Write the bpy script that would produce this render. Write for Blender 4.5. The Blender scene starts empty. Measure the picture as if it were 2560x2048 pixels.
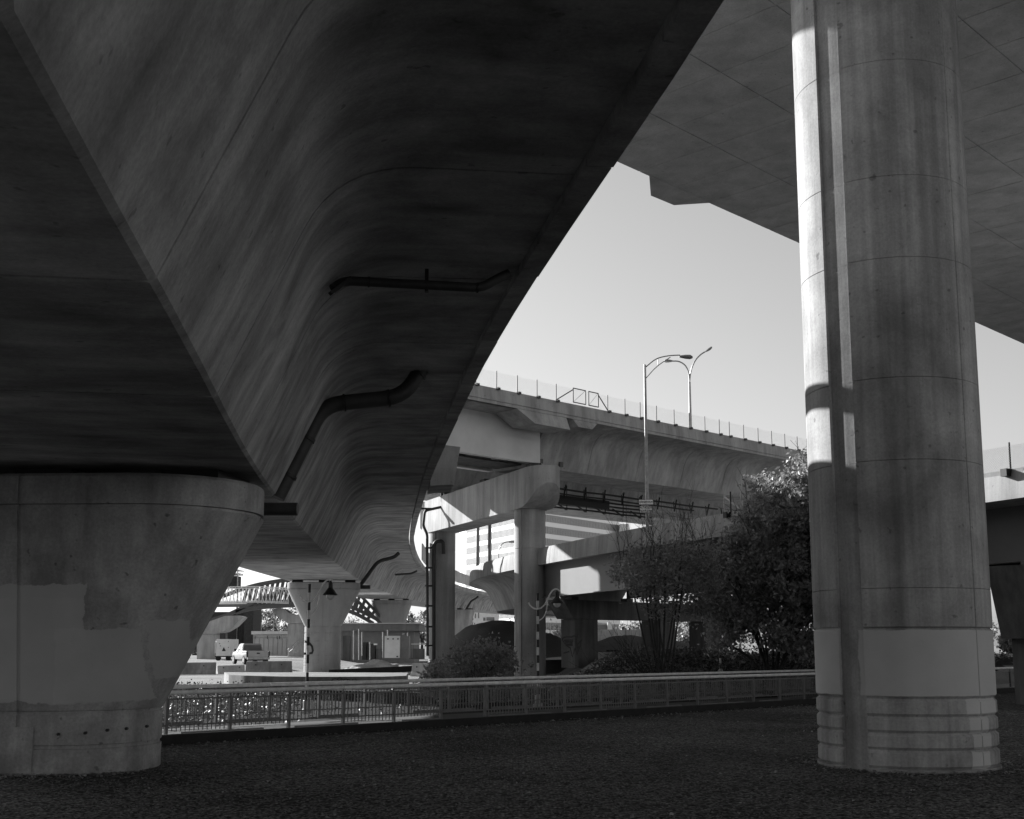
import bpy, math, random
import numpy as np
from mathutils import Vector
random.seed(7); rng = np.random.default_rng(11)
scene = bpy.context.scene
COL = scene.collection
R = math.radians

# ------------------------------------------------------------------ camera, sky, sun, exposure
FPX, EYE, TP = 2987.0, 2.0, 0.148            # focal length in photo pixels, eye height, tan(pitch)
PITCH = math.atan(TP); Y0 = 1615 - FPX * TP
cam_d = bpy.data.cameras.new('camera'); cam = bpy.data.objects.new('camera', cam_d); COL.objects.link(cam)
cam.location = (0, 0, EYE); cam.rotation_euler = (R(90) + PITCH, 0, 0)
cam_d.sensor_width = 36; cam_d.lens = FPX * 36 / 2560; cam_d.shift_y = (Y0 - 1024) / 2560
cam_d.clip_end = 6000; scene.camera = cam

SUN_AZ, SUN_EL = -48.0, 21.0
world = bpy.data.worlds.new('World'); scene.world = world; world.use_nodes = True
wn = world.node_tree; wn.nodes.clear()
sky = wn.nodes.new('ShaderNodeTexSky'); sky.sky_type = 'NISHITA'; sky.sun_disc = False
sky.sun_elevation = R(SUN_EL); sky.sun_rotation = R(SUN_AZ); sky.air_density = 1.0; sky.dust_density = 1.0; sky.ozone_density = 1.0
sep = wn.nodes.new('ShaderNodeSeparateColor'); bwn = wn.nodes.new('ShaderNodeMath'); bwn.operation = 'MULTIPLY_ADD'; bw2 = wn.nodes.new('ShaderNodeMath'); bw2.operation = 'MULTIPLY_ADD'
bwn.inputs[1].default_value = .45; bw2.inputs[1].default_value = .40; bw3 = wn.nodes.new('ShaderNodeMath'); bw3.operation = 'MULTIPLY'; bw3.inputs[1].default_value = .15   # monochrome film response, blue-sensitive
bg = wn.nodes.new('ShaderNodeBackground'); wo = wn.nodes.new('ShaderNodeOutputWorld')
bg.inputs['Strength'].default_value = 0.066
wn.links.new(sky.outputs[0], sep.inputs[0]); wn.links.new(sep.outputs[0], bw3.inputs[0]); wn.links.new(sep.outputs[1], bw2.inputs[0]); wn.links.new(bw3.outputs[0], bw2.inputs[2]); wn.links.new(sep.outputs[2], bwn.inputs[0]); wn.links.new(bw2.outputs[0], bwn.inputs[2]); wn.links.new(bwn.outputs[0], bg.inputs[0]); wn.links.new(bg.outputs[0], wo.inputs[0])
sl = bpy.data.lights.new('sun', 'SUN'); sl.energy = 5.0; sl.angle = R(0.5); sl.color = (1, 1, 1)
sun = bpy.data.objects.new('sun', sl); COL.objects.link(sun)
SUNV = Vector((math.sin(R(SUN_AZ)) * math.cos(R(SUN_EL)), math.cos(R(SUN_AZ)) * math.cos(R(SUN_EL)), math.sin(R(SUN_EL))))
sun.rotation_euler = (-SUNV).to_track_quat('-Z', 'Y').to_euler(); sun.location = SUNV * 60
vs = scene.view_settings; vs.view_transform = 'Standard'; vs.look = 'None'; vs.gamma = 1; vs.exposure = 1.2; vs.use_curve_mapping = False
scene.cycles.max_bounces = 8; scene.cycles.diffuse_bounces = 4; scene.cycles.use_denoising = True

# ------------------------------------------------------------------ measuring helpers (site survey from the camera station)
FW = Vector((0, math.cos(PITCH), math.sin(PITCH))); UP = Vector((0, -math.sin(PITCH), math.cos(PITCH))); CAM = Vector((0, 0, EYE))
def ray(x, y): return Vector((1, 0, 0)) * ((x - 1280) / FPX) - UP * ((y - Y0) / FPX) + FW
def at(x, y, Y): r = ray(x, y); return CAM + r * (Y / r.y)
def gz(x, y, z): r = ray(x, y); return CAM + r * ((z - EYE) / r.z)
def onpl(x, y, p0, n): r = ray(x, y); return CAM + r * ((Vector(p0) - CAM).dot(n) / r.dot(n))

# ------------------------------------------------------------------ mesh builder
class MB:
    def __init__(s): s.v = []; s.f = []; s.uv = None
    def add(s, vs_, fs):
        o = len(s.v); s.v += [tuple(p) for p in vs_]; s.f += [tuple(i + o for i in f) for f in fs]; return s
    def hexa(s, p):                                   # 4 bottom (ccw), 4 top
        return s.add(p, [(3, 2, 1, 0), (4, 5, 6, 7), (0, 1, 5, 4), (1, 2, 6, 5), (2, 3, 7, 6), (3, 0, 4, 7)])
    def box(s, c, d, rz=0.0):
        cx, cy, cz = c; x, y, z = d[0] / 2, d[1] / 2, d[2] / 2; ca, sa = math.cos(rz), math.sin(rz)
        q = [(-x, -y), (x, -y), (x, y), (-x, y)]
        P = [(cx + a * ca - b * sa, cy + a * sa + b * ca, cz + h) for h in (-z, z) for a, b in q]
        return s.hexa(P)
    def prism(s, poly, z0, z1):
        n = len(poly); P = [(p[0], p[1], z0) for p in poly] + [(p[0], p[1], z1) for p in poly]
        return s.add(P, [tuple(range(n - 1, -1, -1)), tuple(range(n, 2 * n))] + [(i, (i + 1) % n, n + (i + 1) % n, n + i) for i in range(n)])
    def beam(s, a, b, w, h):                          # rectangular bar between two points
        a, b = Vector(a), Vector(b); t = (b - a).normalized()
        u = t.cross(Vector((0, 0, 1)));  u = u.normalized() if u.length > 1e-4 else Vector((1, 0, 0))
        v = u.cross(t); u *= w / 2; v *= h / 2
        return s.add([a - u - v, a + u - v, a + u + v, a - u + v, b - u - v, b + u - v, b + u + v, b - u + v],
                     [(3, 2, 1, 0), (4, 5, 6, 7), (0, 1, 5, 4), (1, 2, 6, 5), (2, 3, 7, 6), (3, 0, 4, 7)])
    def tube(s, pts, r, n=8, caps=True):
        pts = [Vector(p) for p in pts]; m = len(pts); rs = r if isinstance(r, (list, tuple)) else [r] * m
        rings = []; ref = None
        for i, p in enumerate(pts):
            t = (pts[min(i + 1, m - 1)] - pts[max(i - 1, 0)]).normalized()
            if ref is None: ref = Vector((0, 0, 1)) if abs(t.z) < .9 else Vector((1, 0, 0))
            u = (ref - t * ref.dot(t)).normalized(); ref = u; w = t.cross(u)
            rings.append([p + (u * math.cos(k * math.tau / n) + w * math.sin(k * math.tau / n)) * rs[i] for k in range(n)])
        P = [q for g in rings for q in g]
        F = [(i * n + k, i * n + (k + 1) % n, (i + 1) * n + (k + 1) % n, (i + 1) * n + k) for i in range(m - 1) for k in range(n)]
        if caps: F += [tuple(range(n - 1, -1, -1)), tuple(range((m - 1) * n, m * n))]
        return s.add(P, F)
    def loft(s, rings, caps=True):                    # closed rings with equal counts
        n = len(rings[0]); P = [q for g in rings for q in g]
        F = [(i * n + k, i * n + (k + 1) % n, (i + 1) * n + (k + 1) % n, (i + 1) * n + k) for i in range(len(rings) - 1) for k in range(n)]
        if caps: F += [tuple(range(n - 1, -1, -1)), tuple(range((len(rings) - 1) * n, len(rings) * n))]
        return s.add(P, F)
    def lathe(s, c, prof, n=24):                      # prof: (r, z)
        return s.loft([[(c[0] + r * math.cos(k * math.tau / n), c[1] + r * math.sin(k * math.tau / n), c[2] + z) for k in range(n)] for r, z in prof])
    def ribbon(s, pts, w, nrm, closed=False):         # flat painted stroke in the plane with normal nrm
        pts = [Vector(p) for p in pts]; m = len(pts); n = Vector(nrm).normalized(); P = []
        for i, p in enumerate(pts):
            t = (pts[min(i + 1, m - 1)] - pts[max(i - 1, 0)]).normalized(); q = n.cross(t).normalized() * (w / 2)
            P += [p - q, p + q]
        return s.add(P, [(2 * i, 2 * i + 1, 2 * i + 3, 2 * i + 2) for i in range(m - 1)])
    def mesh(s, name, mat, smooth=None):
        me = bpy.data.meshes.new(name); me.from_pydata(s.v, [], s.f)
        if s.uv:
            l = me.uv_layers.new(name='UVMap'); vi = np.empty(len(me.loops), dtype=np.int32); me.loops.foreach_get('vertex_index', vi)
            l.data.foreach_set('uv', np.array(s.uv, dtype=np.float32)[vi].ravel())
        if smooth:
            me.polygons.foreach_set('use_smooth', [True] * len(me.polygons)); me.set_sharp_from_angle(angle=R(smooth))
        me.materials.append(mat); me.update(); return me
    def build(s, name, mat, parent=None, smooth=None):
        o = bpy.data.objects.new(name, s.mesh(name, mat, smooth)); COL.objects.link(o)
        if parent: o.parent = parent; o.matrix_parent_inverse = parent.matrix_basis.inverted()
        return o
def tag(o, label=None, cat=None, group=None, kind=None):
    for k, v in (('label', label), ('category', cat), ('group', group), ('kind', kind)):
        if v: o[k] = v
    return o
def thing(name, loc, label, cat, group=None, rz=0):
    o = bpy.data.objects.new(name, None); COL.objects.link(o); o.location = loc; o.rotation_euler = (0, 0, rz); o.empty_display_size = .3
    from mathutils import Matrix
    o.matrix_basis = Matrix.Translation(Vector(loc)) @ Matrix.Rotation(rz, 4, 'Z')
    return tag(o, label, cat, group)
def inst(me, name, loc, parent=None, rz=0, sc=None):
    from mathutils import Matrix
    o = bpy.data.objects.new(name, me); COL.objects.link(o)
    o.location = loc; o.rotation_euler = (0, 0, rz)
    if sc: o.scale = sc
    if parent: o.parent = parent; o.matrix_parent_inverse = parent.matrix_basis.inverted()
    return o
def crom(pts, n):                                     # Catmull-Rom through control points
    P = [np.array(p, float) for p in pts]; out = []
    for i in range(len(P) - 1):
        a, b, c, d = P[max(i - 1, 0)], P[i], P[i + 1], P[min(i + 2, len(P) - 1)]
        k = n[i] if isinstance(n, (list, tuple)) else n
        for j in range(k):
            t = j / k; out.append(.5 * (2 * b + (c - a) * t + (2 * a - 5 * b + 4 * c - d) * t * t + (3 * b - a - 3 * c + d) * t ** 3))
    out.append(P[-1]); return np.array(out)
def sweep(mb, stations, prof_of, closed=True, caps=True):
    """stations: list of (pos, right-vector, u, inset); prof_of(i) -> list of (w, h)."""
    V0 = len(mb.v); mb.uv = mb.uv or []; n = None
    for i, (p, rt, u, ins) in enumerate(stations):
        pr = prof_of(i); n = len(pr); va = 0
        for j, (w, h) in enumerate(pr):
            if j: va += math.hypot(w - pr[j - 1][0], h - pr[j - 1][1])
            if ins:
                a = pr[(j - 1) % n]; b = pr[(j + 1) % n]; tx, ty = b[0] - a[0], b[1] - a[1]; l = math.hypot(tx, ty) or 1
                w -= ty / l * ins; h += tx / l * ins
            mb.v.append((p[0] + rt[0] * w, p[1] + rt[1] * w, p[2] + h)); mb.uv.append((u, va))
    m = len(stations); k = n if closed else n - 1
    for i in range(m - 1):
        for j in range(k):
            a = V0 + i * n + j; b = V0 + i * n + (j + 1) % n
            mb.f.append((a, b, b + n, a + n))
    if caps and closed:
        mb.f.append(tuple(range(V0 + n - 1, V0 - 1, -1))); mb.f.append(tuple(range(V0 + (m - 1) * n, V0 + m * n)))
    return mb

# ------------------------------------------------------------------ materials (the photograph is black and white: greys only)
MATS = {}
class NT:
    def __init__(s, name):
        s.m = bpy.data.materials.new(name); s.m.use_nodes = True; s.t = s.m.node_tree; s.b = s.t.nodes['Principled BSDF']; MATS[name] = s.m
        s.tc = s.t.nodes.new('ShaderNodeTexCoord')
    def n(s, ty, **k):
        q = s.t.nodes.new(ty)
        for a, v in k.items(): setattr(q, a, v)
        return q
    def link(s, a, b): s.t.links.new(a, b)
    def put(s, sock, v):
        if hasattr(v, 'links') or hasattr(v, 'is_output'): s.link(v, sock)
        else: sock.default_value = v
    def vec(s, src='Object', scale=(1, 1, 1)):
        mp = s.n('ShaderNodeMapping'); mp.inputs['Scale'].default_value = scale; s.link(s.tc.outputs[src], mp.inputs[0]); return mp.outputs[0]
    def noise(s, v, scale, detail=4, rough=.55, dist=0):
        q = s.n('ShaderNodeTexNoise'); q.inputs['Scale'].default_value = scale; q.inputs['Detail'].default_value = detail
        q.inputs['Roughness'].default_value = rough; q.inputs['Distortion'].default_value = dist; s.link(v, q.inputs['Vector']); return q.outputs[0]
    def mr(s, v, a, b, c, d, smooth=False):
        q = s.n('ShaderNodeMapRange'); q.interpolation_type = 'SMOOTHSTEP' if smooth else 'LINEAR'; q.clamp = True
        s.put(q.inputs[0], v)
        for i, x in zip((1, 2, 3, 4), (a, b, c, d)): q.inputs[i].default_value = x
        return q.outputs[0]
    def ma(s, op, a, b=0.0, c=None):
        q = s.n('ShaderNodeMath', operation=op); s.put(q.inputs[0], a); s.put(q.inputs[1], b)
        if c is not None: s.put(q.inputs[2], c)
        return q.outputs[0]
    def mixf(s, f, a, b):
        q = s.n('ShaderNodeMix'); q.data_type = 'FLOAT'; s.put(q.inputs[0], f); s.put(q.inputs[2], a); s.put(q.inputs[3], b); return q.outputs[0]
    def bump(s, h, strength=.3, dist=.02):
        q = s.n('ShaderNodeBump'); q.inputs['Strength'].default_value = strength; q.inputs['Distance'].default_value = dist
        s.link(h, q.inputs['Height']); s.link(q.outputs[0], s.b.inputs['Normal'])
    def col(s, v, rough=.85, spec=.25):
        s.put(s.b.inputs['Base Color'], v if not isinstance(v, float) else (v, v, v, 1)); s.b.inputs['Roughness'].default_value = rough
        s.b.inputs['Specular IOR Level'].default_value = spec
def concrete(name, base=.3, src='Object', streak=(6, 6, .35), samt=.35, stain=.35, sscale=.45, grain=.12, pits=.35, paint=None, paintc=.36, boards=None, lowdark=0.0, wobble=.22):
    t = NT(name); ov = t.vec('Object'); sv = t.vec(src, streak)
    big = t.mr(t.noise(ov, sscale, 5, .6, .4), .3, .7, 1 - stain, 1 + stain * .55)
    st = t.mr(t.noise(sv, 1.0, 5, .62, .3), .32, .68, 1 - samt, 1 + samt * .5)
    st2 = t.mr(t.noise(sv, 3.1, 3, .6), .3, .7, 1 - samt * .35, 1 + samt * .3)
    gr = t.mr(t.noise(ov, 22, 6, .7), .25, .75, 1 - grain, 1 + grain)
    pit = t.mr(t.noise(ov, 7.5, 2, .4), .70, .76, 1, 1 - pits)
    val = t.ma('MULTIPLY', t.ma('MULTIPLY', big, st), t.ma('MULTIPLY', t.ma('MULTIPLY', gr, st2), pit))
    val = t.ma('MULTIPLY', val, base)
    if boards:                                         # faint plank print of the formwork
        bv = t.vec('UV' if src == 'UV' else 'Object', boards); w = t.n('ShaderNodeTexWave'); w.wave_profile = 'SAW'; w.inputs['Scale'].default_value = 1; w.inputs['Distortion'].default_value = .3
        t.link(bv, w.inputs[0]); val = t.ma('MULTIPLY', val, t.mr(w.outputs[1], .0, .06, .82, 1))
    if paint:                                          # rolled-on patches of cover-up paint, real shapes on the wall
        sep = t.n('ShaderNodeSeparateXYZ'); t.link(t.tc.outputs['Object'], sep.inputs[0])
        wob = t.ma('MULTIPLY', t.ma('SUBTRACT', t.noise(ov, 1.9, 6, .7), .5), wobble)
        X = t.ma('ADD', sep.outputs[0], wob); Z = t.ma('ADD', sep.outputs[2], t.ma('MULTIPLY', wob, .9)); Yc = sep.outputs[1]
        m = None; shade = None
        for (x0, x1, z0, z1, k) in paint:
            e = .008
            q = t.ma('MULTIPLY', t.ma('MULTIPLY', t.mr(X, x0 - e, x0 + e, 0, 1), t.mr(X, x1 - e, x1 + e, 1, 0)),
                     t.ma('MULTIPLY', t.mr(Z, z0 - e, z0 + e, 0, 1), t.mr(Z, z1 - e, z1 + e, 1, 0)))
            pc = t.ma('MULTIPLY', t.mr(t.noise(ov, 1.6, 3, .5), .3, .7, .94, 1.06), paintc * k)
            val = t.mixf(t.ma('MULTIPLY', q, .92), val, pc)
    if lowdark:  # dark blotches, denser towards the bottom
        sep2 = t.n('ShaderNodeSeparateXYZ'); t.link(t.tc.outputs['Object'], sep2.inputs[0])
        g = t.ma('MULTIPLY', t.mr(sep2.outputs[2], .0, .9, 1, 0), t.mr(t.noise(ov, 2.2, 5, .7), .4, .62, 0, 1))
        val = t.mixf(t.ma('MULTIPLY', g, lowdark), val, .09)
    t.col(val); t.bump(t.ma('ADD', t.noise(ov, 30, 5, .7), t.ma('MULTIPLY', pit, 1.2)), .22, .012); return t.m
def plain(name, c, rough=.6, metal=0.0, var=.25, scale=3.0, spec=.4, bump=0.0):
    t = NT(name); ov = t.vec('Object'); v = t.ma('MULTIPLY', t.mr(t.noise(ov, scale, 5, .65), .3, .7, 1 - var, 1 + var * .6), c)
    t.col(v, rough, spec); t.b.inputs['Metallic'].default_value = metal
    if bump: t.bump(t.noise(ov, scale * 8, 4, .6), bump, .01)
    return t.m
def leafmat(name, c, trans=.3, rough=.45):
    t = NT(name); ov = t.vec('Object'); v = t.ma('MULTIPLY', t.mr(t.noise(ov, 2.3, 3, .6), .3, .7, .55, 1.5), t.mr(t.noise(ov, 17, 2, .5), .3, .7, .6, 1.4))
    v = t.ma('MULTIPLY', v, c); t.col(v, rough, .5)
    tr = t.n('ShaderNodeBsdfTranslucent'); t.link(t.ma('MULTIPLY', v, 1.6), tr.inputs[0]); mx = t.n('ShaderNodeMixShader'); mx.inputs[0].default_value = trans
    out = t.t.nodes['Material Output']; t.link(t.b.outputs[0], mx.inputs[1]); t.link(tr.outputs[0], mx.inputs[2]); t.link(mx.outputs[0], out.inputs[0]); return t.m
def groundmat(name, c, pebble=0.0, contrast=.5, ps=28):
    t = NT(name); ov = t.vec('Object'); a = t.mr(t.noise(ov, .22, 6, .65, .5), .3, .7, 1 - contrast * .6, 1 + contrast * .5)
    b = t.mr(t.noise(ov, 9, 6, .75), .3, .7, 1 - contrast * .5, 1 + contrast * .5); v = t.ma('MULTIPLY', t.ma('MULTIPLY', a, b), c)
    if pebble:
        vo = t.n('ShaderNodeTexVoronoi'); vo.inputs['Scale'].default_value = ps; t.link(ov, vo.inputs['Vector'])
        sp = t.n('ShaderNodeSeparateColor'); t.link(vo.outputs['Color'], sp.inputs[0])
        v = t.ma('MULTIPLY', v, t.mr(sp.outputs[0], 0, 1, 1 - pebble, 1 + pebble)); v = t.ma('MULTIPLY', v, t.mr(vo.outputs['Distance'], 0, .6, 1.25, .35))
        t.bump(t.ma('SUBTRACT', 1.0, vo.outputs['Distance']), .9, .03)
    else: t.bump(t.noise(ov, 14, 6, .7), .5, .05)
    t.col(v, .95, .1); return t.m

M = {}
M['deck'] = concrete('streaked_deck_concrete', .40, 'UV', (1.1, .24, 1), .34, .5, .8, grain=.22, boards=None)
M['slab'] = concrete('soffit_concrete', .48, 'Object', (.9, .9, 1), .16, .16, .9, grain=.2)
M['col'] = concrete('column_concrete', .37, 'Object', (1.9, 1.9, .07), .42, .38, .8, grain=.2, pits=.4, wobble=.12,
                    paint=[(5.72, 8.6, 1.2, 2.26, 1.0), (4.9, 5.5, 1.2, 2.3, .95), (7.3, 8.0, .9, 1.15, 1.05), (7.35, 7.75, .62, .86, .98), (7.4, 7.8, .36, .6, .95), (7.35, 7.75, .05, .32, 1.0)], paintc=.5)
M['pier'] = concrete('pier_concrete', .36, 'Object', (1.6, 1.6, .2), .3, .36, .9, grain=.22, lowdark=.5, pits=.5, wobble=.3,
                     paint=[(-12, -6.75, 1.15, 2.75, 1.0), (-8.2, -6.72, 1.1, 2.95, .93), (-7.2, -5.92, 1.12, 2.28, 1.0), (-5.85, -5.35, 1.45, 2.4, .95)], paintc=.42)
M['via'] = concrete('viaduct_concrete', .38, 'Object', (1.2, 1.2, .12), .3, .25, .3)
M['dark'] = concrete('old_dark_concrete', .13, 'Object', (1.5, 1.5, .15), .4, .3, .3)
M['pale'] = concrete('pale_concrete', .42, 'Object', (1.5, 1.5, .2), .25, .2, .5)
M['barrier'] = concrete('barrier_concrete', .25, 'Object', (2, 2, .4), .3, .3, .8)
M['soft'] = concrete('smooth_pier_concrete', .36, 'Object', (1.2, 1.2, .2), .14, .14, .4, grain=.06)
M['white2'] = plain('sign_white', .85, .4, 0, .08, 4)
M['steelw'] = plain('pale_painted_steel', .62, .45, 0, .12, .5)
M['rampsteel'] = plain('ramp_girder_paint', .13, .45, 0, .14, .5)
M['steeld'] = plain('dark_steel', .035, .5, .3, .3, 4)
M['pipe'] = plain('dark_pipe', .045, .55, 0, .35, 3)
M['galv'] = plain('galvanised_steel', .32, .42, .6, .25, 5)
M['rail'] = plain('painted_handrail', .75, .4, 0, .25, 4)
M['picket'] = plain('fence_paint', .13, .5, 0, .3, 4)
M['white'] = plain('white_paint', .72, .5, 0, .12, 2)
M['whiteband'] = plain('pole_white_band', .55, .5, 0, .25, 6)
M['black'] = plain('black_paint', .012, .5, 0, .3, 6)
M['wood'] = plain('dark_timber', .02, .9, 0, .4, 5)
M['bark'] = plain('bark', .05, .9, 0, .4, 8, .2, .3)
M['brick'] = plain('sooty_brick', .05, .9, 0, .4, 3)
M['shed'] = plain('shed_siding', .5, .6, 0, .1, 1)
M['shade'] = plain('grey_render', .22, .8, 0, .2, 1.2)
M['glass'] = plain('tinted_window', .10, .08, 0, .15, .2, .8)
M['officewin'] = plain('office_window_band', .30, .22, .45, .08, .1, .5)
M['officew'] = plain('office_spandrel', .7, .25, .6, .03, .1)
M['carpaint'] = plain('silver_car_paint', .26, .25, .2, .04, 2)
M['tyre'] = plain('tyre_rubber', .02, .9, 0, .2, 5)
M['lamp_glass'] = plain('lamp_globe_glass', .6, .1, 0, .1, 2, .8)
M['leafd'] = leafmat('dense_tree_leaves', .2); M['leafs'] = leafmat('shrub_leaves', .18); M['ivy'] = leafmat('ivy_leaves', .085, .12, .5)
M['leafb'] = leafmat('far_leaves', .16, .35); M['weed'] = leafmat('pale_weed', .22, .4)
M['gravel'] = groundmat('dark_gravel', .155, .95, .9, 20); M['dirt'] = groundmat('pale_dirt', .24, 0, .45); M['mound'] = groundmat('grassy_mound', .09, 0, .5)
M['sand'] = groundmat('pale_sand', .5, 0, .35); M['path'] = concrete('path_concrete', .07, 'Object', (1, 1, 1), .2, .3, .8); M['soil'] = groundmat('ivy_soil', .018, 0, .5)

# ------------------------------------------------------------------ ground
def sst(t): t = np.clip(t, 0, 1); return t * t * (3 - 2 * t)
def hgt(x, y):
    x = np.asarray(x, float); y = np.asarray(y, float)
    h = .42 * sst((-17.5 - x) / 3.5) * sst((y - 88) / 14) + .15 * sst((y - 115) / 60)
    h = h + 1.5 * sst((y - 49 - .25 * np.maximum(x - 6, 0)) / 11) * sst((x - 2.5) / 3.5) * (1 - sst((y - 90) / 25) * .4)     # bank under the low ramp
    return h + .05 * np.sin(x * .31) * np.sin(y * .23) * sst((y - 45) / 10)
def grid(xs, ys, hf, name, mat, z=0.0):
    X, Y = np.meshgrid(xs, ys); Z = hf(X, Y) + z; nx, ny = len(xs), len(ys); mb = MB()
    mb.v = list(map(tuple, np.stack([X.ravel(), Y.ravel(), Z.ravel()], 1)))
    mb.f = [(j * nx + i, j * nx + i + 1, (j + 1) * nx + i + 1, (j + 1) * nx + i) for j in range(ny - 1) for i in range(nx - 1)]
    return mb.build(name, mat, None, 60)
xs = np.concatenate([[-3000, -600, -200, -120], np.arange(-80, 81, 1.6), [120, 200, 600, 3000]])
ys = np.concatenate([[-600, -100, -30], np.arange(-10, 180, 1.6), [200, 260, 400, 1000, 4500]])
tag(grid(xs, ys, hgt, 'ground', M['dirt'], -.02), kind='structure')
FA, FB = Vector((-13.6, 19.0, 0)), Vector((24, 55.3, 0)); FD = (FB - FA).normalized(); FN = Vector((-FD.y, FD.x, 0))   # front fence line, and its normal pointing away from the camera
g = MB(); g.add([(-90, -60, 0), (60, -60, 0), (60, FB.y + (60 - FB.x) * FD.y / FD.x, 0), (FB.x, FB.y, 0), (FA.x, FA.y, 0), (-90, FA.y - (90 + FA.x) * FD.y / FD.x * .0, 0)], [(0, 1, 2, 3, 4, 5)])
tag(g.build('gravel_ground', M['gravel']), kind='structure')
# loose stones lying on the gravel nearest the camera
N = 26000; pts = np.stack([rng.uniform(-9, 14, N), 12.5 + 20 * rng.random(N) ** 1.6, np.zeros(N)], 1)
keep = ((pts[:, 0] - FA.x) * FN.x + (pts[:, 1] - FA.y) * FN.y) < -.4; pts = pts[keep]; N = len(pts)
oct_ = np.array([[1, 0, 0], [-1, 0, 0], [0, 1, 0], [0, -1, 0], [0, 0, 1], [0, 0, -1]], float)
jit = oct_[None] * rng.uniform(.55, 1.2, (N, 6, 1)) * (rng.uniform(.008, .026, N) ** 1.0)[:, None, None] * np.array([1, 1, .6])
ang = rng.uniform(0, 6.28, N); ca, sa = np.cos(ang), np.sin(ang)
vx = jit[:, :, 0] * ca[:, None] - jit[:, :, 1] * sa[:, None]; vy = jit[:, :, 0] * sa[:, None] + jit[:, :, 1] * ca[:, None]
vv = np.stack([vx, vy, jit[:, :, 2]], 2) + pts[:, None, :] + np.array([0, 0, .006])
fo = np.array([[0, 2, 4], [2, 1, 4], [1, 3, 4], [3, 0, 4], [2, 0, 5], [1, 2, 5], [3, 1, 5], [0, 3, 5]])
def bulk(name, verts, faces, mat, parent=None):
    me = bpy.data.meshes.new(name); nv, nf, k = len(verts), len(faces), faces.shape[1]
    me.vertices.add(nv); me.vertices.foreach_set('co', np.ascontiguousarray(verts, dtype=np.float32).ravel())
    me.loops.add(nf * k); me.loops.foreach_set('vertex_index', np.ascontiguousarray(faces, dtype=np.int32).ravel())
    me.polygons.add(nf); me.polygons.foreach_set('loop_start', np.arange(0, nf * k, k, dtype=np.int32))
    me.materials.append(mat); me.update(calc_edges=True); me.validate()
    o = bpy.data.objects.new(name, me); COL.objects.link(o)
    if parent: o.parent = parent; o.matrix_parent_inverse = parent.matrix_basis.inverted()
    return o
M['stone'] = plain('loose_stone', .15, .9, 0, .6, 9)
tag(bulk('gravel_stones', vv.reshape(-1, 3), (fo[None] + (np.arange(N) * 6)[:, None, None]).reshape(-1, 3), M['stone']), 'dark loose stones strewn over the gravel ground', 'gravel', kind='stuff')

M['litter'] = leafmat('fallen_leaves', .2, .1, .7)
# ------------------------------------------------------------------ near ramp viaduct, overhead on the left
K = 1.154
Bc = [(-.6, -26, 1.5), (-1.1, 0, 2.0), (-1.67, 3.6, 2.1), (-2.3, 8, 2.2), (-4.1, 20.3, 2.6), (-6.9, 44.7, 3.35), (-10.4, 82, 4.46), (-12.6, 120, 5.3), (-13, 150, 5.8), (-11, 190, 6.3), (-5, 230, 6.6), (5, 265, 6.7), (20, 300, 6.7)]
Lc = [(-9, -26), (-9.2, 0), (-9.6, 3.6), (-10, 8), (-10.6, 20.3), (-11.9, 44.7), (-15.5, 82), (-17.5, 120), (-18, 150), (-16, 190), (-10, 230), (0, 265), (15, 300)]
Bc = [(x * K, y * K, 2 + z * K) for x, y, z in Bc]; Lc = [(x * K, y * K, 0) for x, y in Lc]
nseg = [6, 3, 3, 6, 14, 16, 14, 10, 12, 12, 10, 10]
BP = crom(Bc, nseg); LP = crom(Lc, nseg)
def right_of(P, i):
    t = P[min(i + 1, len(P) - 1)] - P[max(i - 1, 0)]; l = math.hypot(t[0], t[1]); return (t[1] / l, -t[0] / l)
arc = np.concatenate([[0], np.cumsum(np.linalg.norm(np.diff(BP, axis=0), axis=1))])
fine_s = list(np.arange(0, arc[-1], 2.3)); JOINT = 4.6
def deck_at(s):
    p = np.array([np.interp(s, arc, BP[:, k]) for k in range(3)]); q = np.array([np.interp(s, arc, LP[:, k]) for k in range(2)])
    a = np.array([np.interp(s - .6, arc, BP[:, k]) for k in range(2)]); b = np.array([np.interp(s + .6, arc, BP[:, k]) for k in range(2)])
    t = b - a; t = t / np.linalg.norm(t); r = (t[1], -t[0]); wl = (q[0] - p[0]) * r[0] + (q[1] - p[1]) * r[1]; return p, r, wl
def wext(y): return .12 * max(0., min(1., (24 - y) / 16))
def deck_prof(wl, we=0.0):
    pr = [(wl, 0), (wl * .5, 0), (-.045, 0), (.008, .035), (.45, 1.0), (.88, 1.93)]
    p0, p1, p2 = np.array([.88, 1.93]), np.array([1.22, 2.68]), np.array([2.1, 2.72])
    for k in range(1, 9):
        t = k / 8; c = (1 - t) ** 2 * p0 + 2 * t * (1 - t) * p1 + t * t * p2; pr.append((c[0], c[1]))
    return pr + [(3.85 + we, 2.75), (3.85 + we, 3.0), (wl, 3.0)]
st = []; js = 6.0
while js < 330: st.append(js); js += JOINT
S = []
for s in sorted(set([round(x, 3) for x in fine_s])): S.append((s, 0))
for j in st:
    for d, ins in ((-.026, 0), (-.025, .035), (.025, .035), (.026, 0)): S.append((j + d, ins))
S = sorted(S); stn = []; pro = []
for s, ins in S:
    if s > arc[-1] - 1: continue
    p, r, wl = deck_at(s); stn.append((p, r, s, ins)); pro.append(deck_prof(wl, wext(p[1])))
deck = thing('ramp_viaduct', (-1.5, 0, 0), 'dark curving concrete box girder ramp passing overhead on the left', 'viaduct')
sweep(MB(), stn, lambda i: pro[i]).build('box_girder', M['deck'], deck, 28)
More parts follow.
